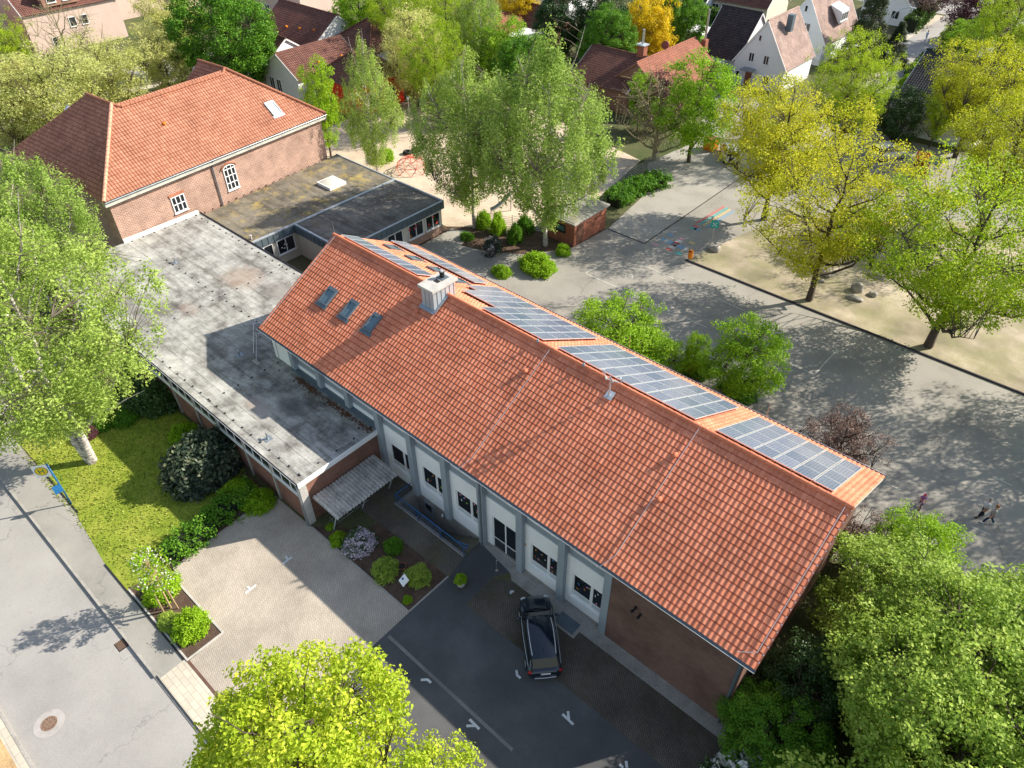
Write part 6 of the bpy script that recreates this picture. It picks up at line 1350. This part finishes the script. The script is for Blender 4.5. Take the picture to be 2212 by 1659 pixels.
MB().cyl((bx_, by_, 0), (bx_, by_, .5), .035).build('post', 'steel', bi); MB().cyl((bx_, by_, .45), (bx_, by_, 1.15), .22, .25, 14).cyl((bx_, by_, 1.15), (bx_, by_, 1.25), .25, .16, 14).build('bin', 'orange', bi); MB().box(bx_-.1, bx_+.1, by_-.24, by_-.16, 1.14, 1.27).build('opening', 'dark', bi)
x, y, _ = G(*cr((860, 0, 860), 1345, 1180)); lp = thing('lamp_post', 'grey lamp post at the edge of the playground sand', 'lamp', (x, y, 0)); MB().cyl((x, y, 0), (x, y, 4.6), .07, .05).build('pole', 'steel', lp); MB().cyl((x, y, 4.6), (x, y, 4.85), .14, .2).build('lamp_head', 'zinc_light', lp)
x, y, _ = G(*cr((2580, 0, 860), 960, 455)); lp = thing('street_lamp', 'curved street lamp arching over the side road', 'lamp', (x, y, 0)); pts = [(x, y, 0), (x, y, 4)]+[(x+2.4*(1-math.cos(t))*.9, y+1.2*(1-math.cos(t)), 4+2.6*math.sin(t)) for t in np.linspace(.2, 1.6, 8)]; MB().tube(pts, .06).build('pole', 'steel', lp); e = Vector(pts[-1]); MB().box(e.x-.1, e.x+.7, e.y-.12, e.y+.12, e.z-.1, e.z+.05).build('lamp_head', 'zinc_light', lp)
ws = thing('notice_board', 'small white tilted notice board in the flower bed', 'sign', (20.0, -4.9, 0)); x, y, _ = G(876, 1267); 
MB().slab([(x-.28, y-.2, .55), (x+.2, y-.3, .5), (x+.3, y+.1, .8), (x-.2, y+.2, .85)], .03).build('board', 'white', ws); MB().cyl((x, y-.05, 0), (x, y-.05, .62), .03).build('post', 'wood', ws)
mb = MB().add([(x-.1+.07*math.cos(t), y-.03+.06*math.sin(t), .705+.06*math.sin(t)*.75) for t in [i*math.pi/5 for i in range(10)]], [tuple(range(10))]); mb.build('blue_emblem', 'blue', ws)
x, y, _ = G(996, 1262); pp = thing('planter', 'octagonal stone planter with a round green bush on the forecourt', 'planter', (x, y, 0)); MB().cyl((x, y, 0), (x, y, .42), .24, .34, 8).build('pot', 'concrete_light', pp)
o = bpy.data.objects.new('foliage', SM[('bush', 13, .07, 170, 26)]); col.objects.link(o); o.parent = pp; o.location = (0, 0, .4); o.scale = (.36, .36, .38)
x, y, _ = G(*cr((860, 1290, 860), 1262, 1583)); cp = thing('clay_pot', 'empty terracotta pot sunk in the flower bed', 'pot', (x, y, 0)); MB().torus((x, y, .12), (0, 0, 1), .24, .035).build('rim', plain('terracotta', (.28, .1, .05), .8), cp, True); MB().cyl((x, y, .01), (x, y, .1), .18, .23, 14).build('pot', 'dark', cp)
x, y, _ = G(*cr((860, 1290, 860), 2082, 1610)); bo = thing('bollard', 'thin grey bollard in front of the glass door', 'bollard', (x, y, 0)); MB().cyl((x, y, 0), (x, y, .95), .04).ball((x, y, .95), .05, .05, .05).build('post', 'steel', bo); MB().cyl((x, y, .0), (x, y, .05), .09).build('base', 'concrete_light', bo)
x, y, _ = G(106, 1563, -.12); mh = thing('manhole_cover', 'round rusty manhole cover in a light ring on the street', 'manhole cover', (x, y, -.12)); MB().cyl((x, y, -.119), (x, y, -.112), .72, .72, 32).build('concrete_ring', plain('light patch', (.37, .345, .33), .9), mh); MB().cyl((x, y, -.112), (x, y, -.105), .38, .38, 28).build('cover', plain('rusty iron', (.26, .17, .12), .7, .3, var=.35, scale=8), mh)
mb = MB()
for i in range(12): a = i*math.pi/6; mb.box(x+.27*math.cos(a)-.02, x+.27*math.cos(a)+.02, y+.27*math.sin(a)-.02, y+.27*math.sin(a)+.02, -.105, -.102)
mb.build('cover_holes', 'dark', mh)
x, y, _ = G(*cr((0, 1935, 860), 1045, 600), -.12); dg = thing('drain_grate', 'rusty gully grate beside the street kerb', 'drain', (x, y, -.12)); mb = MB()
for i in range(7): mb.box(x-.3+.085*i, x-.26+.085*i, y-.2, y+.25, -.118, -.1)
mb.build('grate_bars', plain('rusty iron 2', (.24, .15, .1), .7, .3), dg); MB().box(x-.33, x+.33, y-.24, y+.3, -.119, -.112).build('frame', 'dark', dg)
x, y, _ = G(*cr(c5, 1145, 1355)); dg = thing('drain_grate', 'dark gully grate beside the yard kerb', 'drain', (x, y, 0)); mb = MB()
for i in range(6): mb.box(x-.3+.1*i, x-.25+.1*i, y-.2, y+.2, .015, .03)
mb.build('grate_bars', 'dark', dg); MB().box(x-.5, x+.45, y-.35, y+.3, .008, .018).build('frame', 'concrete_light', dg)
x, y, _ = G(*cr((1720, 0, 860), 1712, 1290)); oc = thing('orange_container', 'orange container under the fresh green tree at the yard edge', 'container', (x, y, 0)); MB().box(x-.7, x+.7, y-.6, y+.6, .05, 1.3).build('body', 'orange', oc); MB().box(x-.75, x+.75, y-.65, y+.65, 1.3, 1.4).build('lid', plain('brown lid', (.3, .12, .04), .6), oc)
x, y, _ = G(*cr((2580, 0, 860), 1370, 1375), 1.8); ra = thing('red_play_hut', 'small play hut with half red roof under the yellow oaks', 'hut', (x, y, 0)); MB().slab([(x-1.2, y-.8, 1.9), (x+.2, y-.8, 1.9), (x+.2, y+.8, 2.2), (x-1.2, y+.8, 2.2)], .08).build('roof', plain('red roof', (.6, .03, .04), .5), ra, label='red half of the roof'); MB().slab([(x+.2, y-.8, 1.88), (x+1.6, y-.8, 1.7), (x+1.6, y+.8, 2.0), (x+.2, y+.8, 2.18)], .08).build('roof', 'zinc_dark', ra); MB().box(x-.9, x+.4, y-.6, y+.6, 0, 1.85).build('wall', plain('dark red wall', (.2, .03, .02), .8), ra)

# ------------------------------------------------------------------ vehicles
def car(label, loc, heading, paint, L=4.66, Wd=1.86, Hh=1.64, plate_=False, estate=True):
    root = thing('parked_car', label, 'car', loc); root.rotation_euler[2] = heading
    def B(mb, name, mat, par=root, sm=False):
        o = mb.build(name, mat, None, sm); o.parent = par; return o
    # body rings, x forward
    st = [(-2.33, .62, .45, .72), (-2.28, .80, .34, .95), (-2.1, .88, .28, 1.03), (-1.5, .925, .24, 1.04), (-.6, .93, .22, 1.02), (.4, .93, .22, 1.00), (1.0, .925, .24, .99), (1.5, .90, .26, .95), (1.95, .84, .3, .86), (2.2, .70, .36, .74), (2.32, .50, .42, .62)]
    V, F = [], []; n = 12
    for x, hw, zb, zt in st:
        for k, (a, b_) in enumerate(((-.92, 0), (-1, .25), (-1, .62), (-.965, .85), (-.9, .97), (-.6, 1.0), (.6, 1.0), (.9, .97), (.965, .85), (1, .62), (1, .25), (.92, 0))): V.append((x, a*hw, zb+(zt-zb)*b_))
    m = len(st); F = [(i*n+j, (i+1)*n+j, (i+1)*n+(j+1) % n, i*n+(j+1) % n) for i in range(m-1) for j in range(n)]+[tuple(range(n)), tuple(range((m-1)*n, m*n))[::-1]]
    body = B(MB().add(V, F), 'body', paint, sm=True)
    # greenhouse (glass) and roof
    gx = [(-2.12, .70, 1.02, 1.03), (-1.82, .72, 1.02, 1.50), (-1.3, .74, 1.02, 1.60), (-.4, .745, 1.01, 1.635), (.25, .73, 1.0, 1.58), (.5, .71, 1.0, 1.50), (1.18, .74, .98, .985)]
    V = []
    for x, hw, zb, zt in gx:
        for a, b_ in ((-1.16, 0), (-.98, .75), (-.88, 1.0), (.88, 1.0), (.98, .75), (1.16, 0)): V.append((x, a*hw, zb+(zt-zb)*b_))
    m = len(gx); B(MB().add(V, [(i*6+j, (i+1)*6+j, (i+1)*6+(j+1) % 6, i*6+(j+1) % 6) for i in range(m-1) for j in range(6)]), 'windows', 'carglass', sm=False)
    V = []
    rx = [(-1.86, .66, 1.50), (-1.6, .70, 1.575), (-1.0, .72, 1.64), (-.2, .72, 1.655), (.3, .69, 1.61), (.55, .66, 1.52)]
    for x, hw, z in rx:
        for a, dz in ((-1, -.055), (-.8, .0), (0, .02), (.8, 0), (1, -.055)): V.append((x, a*hw, z+dz))
    m = len(rx); roof = B(MB().add(V, [(i*5+j, (i+1)*5+j, (i+1)*5+j+1, i*5+j+1) for i in range(m-1) for j in range(4)]), 'roof', paint, sm=True)
    for s_ in (-1, 1):
        B(MB().tube([(-1.7, s_*.60, 1.60), (-1.0, s_*.64, 1.69), (-.2, s_*.645, 1.70), (.28, s_*.61, 1.66)], .022, 6), 'roof_rail', 'alu')
        B(MB().tube([(-1.95, s_*.84, 1.03), (-.5, s_*.90, 1.03), (.9, s_*.89, 1.0)], .014, 5), 'window_trim', 'alu')
        B(MB().ball((.78, s_*1.02, 1.04), .09, .13, .08), 'mirror', paint, sm=True)
        B(MB().bar((-1.85, s_*.70, 1.46), (-2.16, s_*.78, 1.02), .07, .05), 'pillar', paint)
        B(MB().bar((.52, s_*.70, 1.48), (1.18, s_*.82, .99), .06, .05), 'pillar', paint)
        B(MB().ball((-2.2, s_*.74, .88), .10, .16, .09), 'tail_light', 'red_lamp', sm=True)
        B(MB().ball((2.13, s_*.62, .72), .12, .16, .07), 'headlight', 'glass_light', sm=True)
        for x in (-1.42, 1.40):
            wh = B(MB().cyl((x, s_*.70, .34), (x, s_*.93, .34), .35, .35, 20), 'wheel', 'rubber'); B(MB().cyl((x, s_*.90, .34), (x, s_*.94, .34), .23, .2, 14), 'rim', 'steel', wh)
    B(MB().tube([(-2.36, -.55, .50), (-2.38, 0, .50), (-2.36, .55, .50)], .02, 5), 'bumper_trim', 'alu'); B(MB().tube([(1.2, -.72, .985), (1.3, 0, 1.0), (1.2, .72, .985)], .03, 5), 'wiper_cowl', 'dark')
    B(MB().bar((-1.55, 0, 1.6), (-1.45, 0, 1.72), .03, .05), 'aerial', 'dark')
    if plate_:
        p_ = B(MB().box(-2.335, -2.315, -.26, .26, .74, .85), 'number_plate', 'white'); B(MB().box(-2.338, -2.334, .21, .26, .74, .85), 'plate_band', 'blue', p_)
    return root
M_['carblue'], t, b = nodes('dark blue car paint'); b.inputs['Base Color'].default_value = (.006, .016, .032, 1); b.inputs['Roughness'].default_value = .22; b.inputs['Coat Weight'].default_value = .8; b.inputs['Coat Roughness'].default_value = .06; b.inputs['Metallic'].default_value = .35
M_['carwhite'] = plain('white car paint', (.75, .75, .76), .25, var=.02, spec=.6)
M_['carglass'] = glassmat('car glass', (.008, .012, .014), .08, .45); M_['red_lamp'] = plain('red lamp', (.35, .01, .01), .25, var=.1)
f_, r_ = Vector(G(1155, 1292, .8)), Vector(G(1177, 1446, .8)); m_ = (f_+r_)/2; hd = math.atan2(f_.y-r_.y, f_.x-r_.x)
car('dark blue estate car parked in front of the white facade', (m_.x, m_.y, .012), hd, 'carblue', plate_=True)
x, y, _ = G(*cr((2580, 0, 860), 1050, 1290), 1.); car('white car half hidden behind the open oak crown', (x, y, .02), 1.0, 'carwhite')
x, y, _ = G(*cr((2580, 0, 860), 785, 405), 1.2); car('white car standing beside the second white house', (x, y, .0), 1.5, 'carwhite')
x, y, _ = G(*cr((1720, 0, 860), 1890, 1290), 1.); car('white car parked behind the golden oak', (x, y, .02), 2.2, 'carwhite')

# ------------------------------------------------------------------ people
def skin(name, joints, edges, mat, parent, sub=2):
    me = bpy.data.meshes.new(name); me.from_pydata([j[0] for j in joints], edges, []); o = bpy.data.objects.new(name, me); col.objects.link(o)
    md = o.modifiers.new('s', 'SKIN'); md.use_smooth_shade = True
    for v, j in zip(me.skin_vertices[0].data, joints): r_ = j[1]; v.radius = (r_, r_) if not isinstance(r_, tuple) else r_
    me.skin_vertices[0].data[0].use_root = True
    if sub: sb = o.modifiers.new('u', 'SUBSURF'); sb.levels = sub; sb.render_levels = sub
    dg_ = bpy.context.evaluated_depsgraph_get(); dg_.update(); m2 = bpy.data.meshes.new_from_object(o.evaluated_get(dg_)); bpy.data.objects.remove(o)
    m2.name = name; m2.materials.clear(); m2.materials.append(M_[mat] if isinstance(mat, str) else mat); r = bpy.data.objects.new(name, m2); col.objects.link(r); r.parent = parent; return r
M_['skin'] = plain('skin', (.55, .34, .25), .6, var=.05)
def person(label, loc, heading, h=1.75, shirt=(.7, .7, .72), trousers=(.02, .025, .04), hair=(.15, .08, .04), shoes=(.05, .05, .05), stride=.2, arms=(.15, -.15), hair_r=.105, bag=None, sit=None):
    root = thing('person', label, 'person', loc); root.rotation_euler[2] = heading; k = h/1.75; root.scale = (k, k, k)
    c = hash(label) % 1000
    hp = [(0, .09, .92), (0, -.09, .92)]; fx = (stride, -stride)
    if sit: knee = [(.38, .12, .62), (.30, -.12, .80)]; ank = [(.30, .13, .25), (.16, -.13, .42)]; hip_z = .82
    else: knee = [(fx[0]*.55+.04, .1, .5), (fx[1]*.45+.06, -.1, .5)]; ank = [(fx[0], .1, .09), (fx[1]-.02, -.1, .10)]; hip_z = .94
    pel = (0, 0, hip_z+.02); chest = (.05 if sit else .0, 0, hip_z+.34); neck = (.1 if sit else .01, 0, hip_z+.53); head = (.14 if sit else .03, 0, hip_z+.68)
    hands = [(.48, .24, hip_z+.14), (.48, -.24, hip_z+.14)] if sit else [(arms[0], .27, .86), (arms[1], -.27, .86)]
    J = [(pel, .10), (chest, .12), (neck, .055), (head, .095), ((head[0], 0, head[2]+.1), .085)]; E_ = [(0, 1), (1, 2), (2, 3), (3, 4)]
    for s in (0, 1):
        sg = 1 if s == 0 else -1; sh = (chest[0], sg*.18, hip_z+.46); el = tuple((a+b)/2+d for a, b, d in zip(sh, hands[s], (-.05, sg*.04, -.02)))
        b0 = len(J); J += [(sh, .06), (el, .042), (hands[s], .03)]; E_ += [(1, b0), (b0, b0+1), (b0+1, b0+2)]
        for f in range(5):
            t = (f-2)*.017; hx, hy, hz = hands[s]; ln = (.055, .075, .08, .07, .05)[f]; b1 = len(J); J += [((hx+t+.005, hy, hz-.05), .012), ((hx+t+.02, hy-sg*.01, hz-.05-ln), .008)]; E_ += [(b0+2, b1), (b1, b1+1)]
        b0 = len(J); J += [((pel[0], sg*.09, hip_z-.04), .09), (knee[s], .062), (ank[s], .042), ((ank[s][0]+.14, ank[s][1], ank[s][2]-.045), .035)]; E_ += [(0, b0), (b0, b0+1), (b0+1, b0+2), (b0+2, b0+3)]
    skin('body', J, E_, 'skin', root, 1)
    sm_, tm_, hm_, sh_ = (plain(n_, c_, .85, var=.1, scale=6) for n_, c_ in (('shirt', shirt), ('trousers', trousers), ('hair', hair), ('shoes', shoes)))
    J = [((0, 0, hip_z-.07), .15), ((0, 0, hip_z+.12), .148), (chest, .165), ((neck[0], 0, neck[2]-.05), .075)]; E_ = [(0, 1), (1, 2), (2, 3)]
    for s in (0, 1):
        sg = 1 if s == 0 else -1; sh = (chest[0], sg*.19, hip_z+.45); el = tuple((a+b)/2+d for a, b, d in zip(sh, hands[s], (-.05, sg*.04, 0))); b0 = len(J); J += [(sh, .075), (el, .056)]; E_ += [(2, b0), (b0, b0+1)]
    skin('shirt', J, E_, sm_, root, 2)
    J = [((0, 0, hip_z+.02), .125)]; E_ = []
    for s in (0, 1):
        sg = 1 if s == 0 else -1; b0 = len(J); J += [((0, sg*.085, hip_z-.12), .092), (knee[s], .08), ((ank[s][0], ank[s][1], ank[s][2]+.03), .062)]; E_ += [(0, b0), (b0, b0+1), (b0+1, b0+2)]
    skin('trousers', J, E_, tm_, root, 2)
    for s in (0, 1): ax_, ay_, az_ = ank[s]; q_ = MB().ball((ax_+.07, ay_, az_-.03), .15, .055, .055, 10, 6).build('shoe', sh_, None, True); q_.parent = root
    hx, hy, hz = head[0], 0, head[2]+.06
    q_ = MB().ball((hx-.015, 0, hz+.035), hair_r, hair_r*.95, hair_r*1.0, 14, 8).build('hair', hm_, None, True); q_.parent = root
    fc_ = MB().ball((hx+.1, 0, hz-.0), .018, .012, .02, 6, 4)
    for sg in (1, -1): fc_.ball((hx-.01, sg*.092, hz-.01), .02, .012, .03, 6, 4)
    q_ = fc_.build('nose_and_ears', 'skin', None, True); q_.parent = root
    e_ = MB().ball((hx+.09, .035, hz+.02), .01, .012, .008, 6, 4).ball((hx+.09, -.035, hz+.02), .01, .012, .008, 6, 4).box(hx+.088, hx+.096, -.022, .022, hz-.05, hz-.042).build('eyes_and_mouth', 'dark', None); e_.parent = root
    return root
def rpt(px, py): x, y, _ = G(*cr((3000, 1600, 440), px, py)); return (x, y, .01)
person('man in a white t-shirt and dark trousers walking on the yard', rpt(1465, 690), R(215), 1.72, (.68, .70, .74), (.012, .015, .03), (.35, .33, .30), (.02, .02, .02), .18, (.1, -.12), .1)
person('woman in a grey top, jeans and white shoes walking on the yard', rpt(1590, 800), R(195), 1.66, (.42, .40, .38), (.02, .05, .11), (.30, .14, .06), (.75, .75, .75), .3, (.1, .05), .12)
x, y, _ = G(*cr((2580, 0, 860), 1355, 362)); person('distant person in light blue clothes walking on the side road', (x, y, .01), R(60), 1.7, (.25, .45, .65), (.3, .5, .7), (.2, .1, .06), (.6, .6, .6), .2)
cx_, cy_, _ = G(*cr((3000, 1600, 440), 452, 500)); hd = R(-80)
bk = thing('child_bicycle', 'orange and purple child bicycle ridden on the yard', 'bicycle', (cx_, cy_, .02)); bk.rotation_euler[2] = hd
def bb(mb, name, mat, par=None, sm=False): o = mb.build(name, mat, None, sm); o.parent = par or bk; return o
for x in (-.42, .42):
    w_ = bb(MB().torus((x, 0, .25), (0, 1, 0), .225, .025, 24, 6), 'tyre', 'rubber', sm=True); sp2 = MB().torus((x, 0, .25), (0, 1, 0), .19, .012, 20, 5)
    for i in range(6): a = i*math.pi/3; sp2.cyl((x, 0, .25), (x+.19*math.cos(a), 0, .25+.19*math.sin(a)), .006, n=4)
    bb(sp2, 'rim', 'orange', w_)
bb(MB().tube([(-.42, 0, .25), (-.15, 0, .28), (.3, 0, .55), (.42, 0, .25)], .018).tube([(-.15, 0, .28), (-.22, 0, .55)], .018).tube([(-.42, 0, .25), (-.22, 0, .5)], .012).tube([(.3, 0, .5), (.27, 0, .68)], .016), 'frame', plain('purple frame', (.3, .08, .35), .4))
bb(MB().tube([(.2, .22, .72), (.28, .1, .7), (.28, -.1, .7), (.2, -.22, .72)], .014), 'handlebar', 'orange'); bb(MB().ball((-.24, 0, .57), .12, .07, .03), 'saddle', 'dark'); bb(MB().cyl((-.15, -.1, .28), (-.15, .1, .28), .05), 'crank', 'steel')
p_ = person('child in a pink helmet and purple jacket riding a small bicycle', (cx_+.20*math.cos(hd+math.pi), cy_+.20*math.sin(hd+math.pi), -.1), hd, 1.12, (.42, .16, .45), (.08, .06, .2), (.75, .03, .12), (.6, .6, .6), 0, hair_r=.135, sit=True)
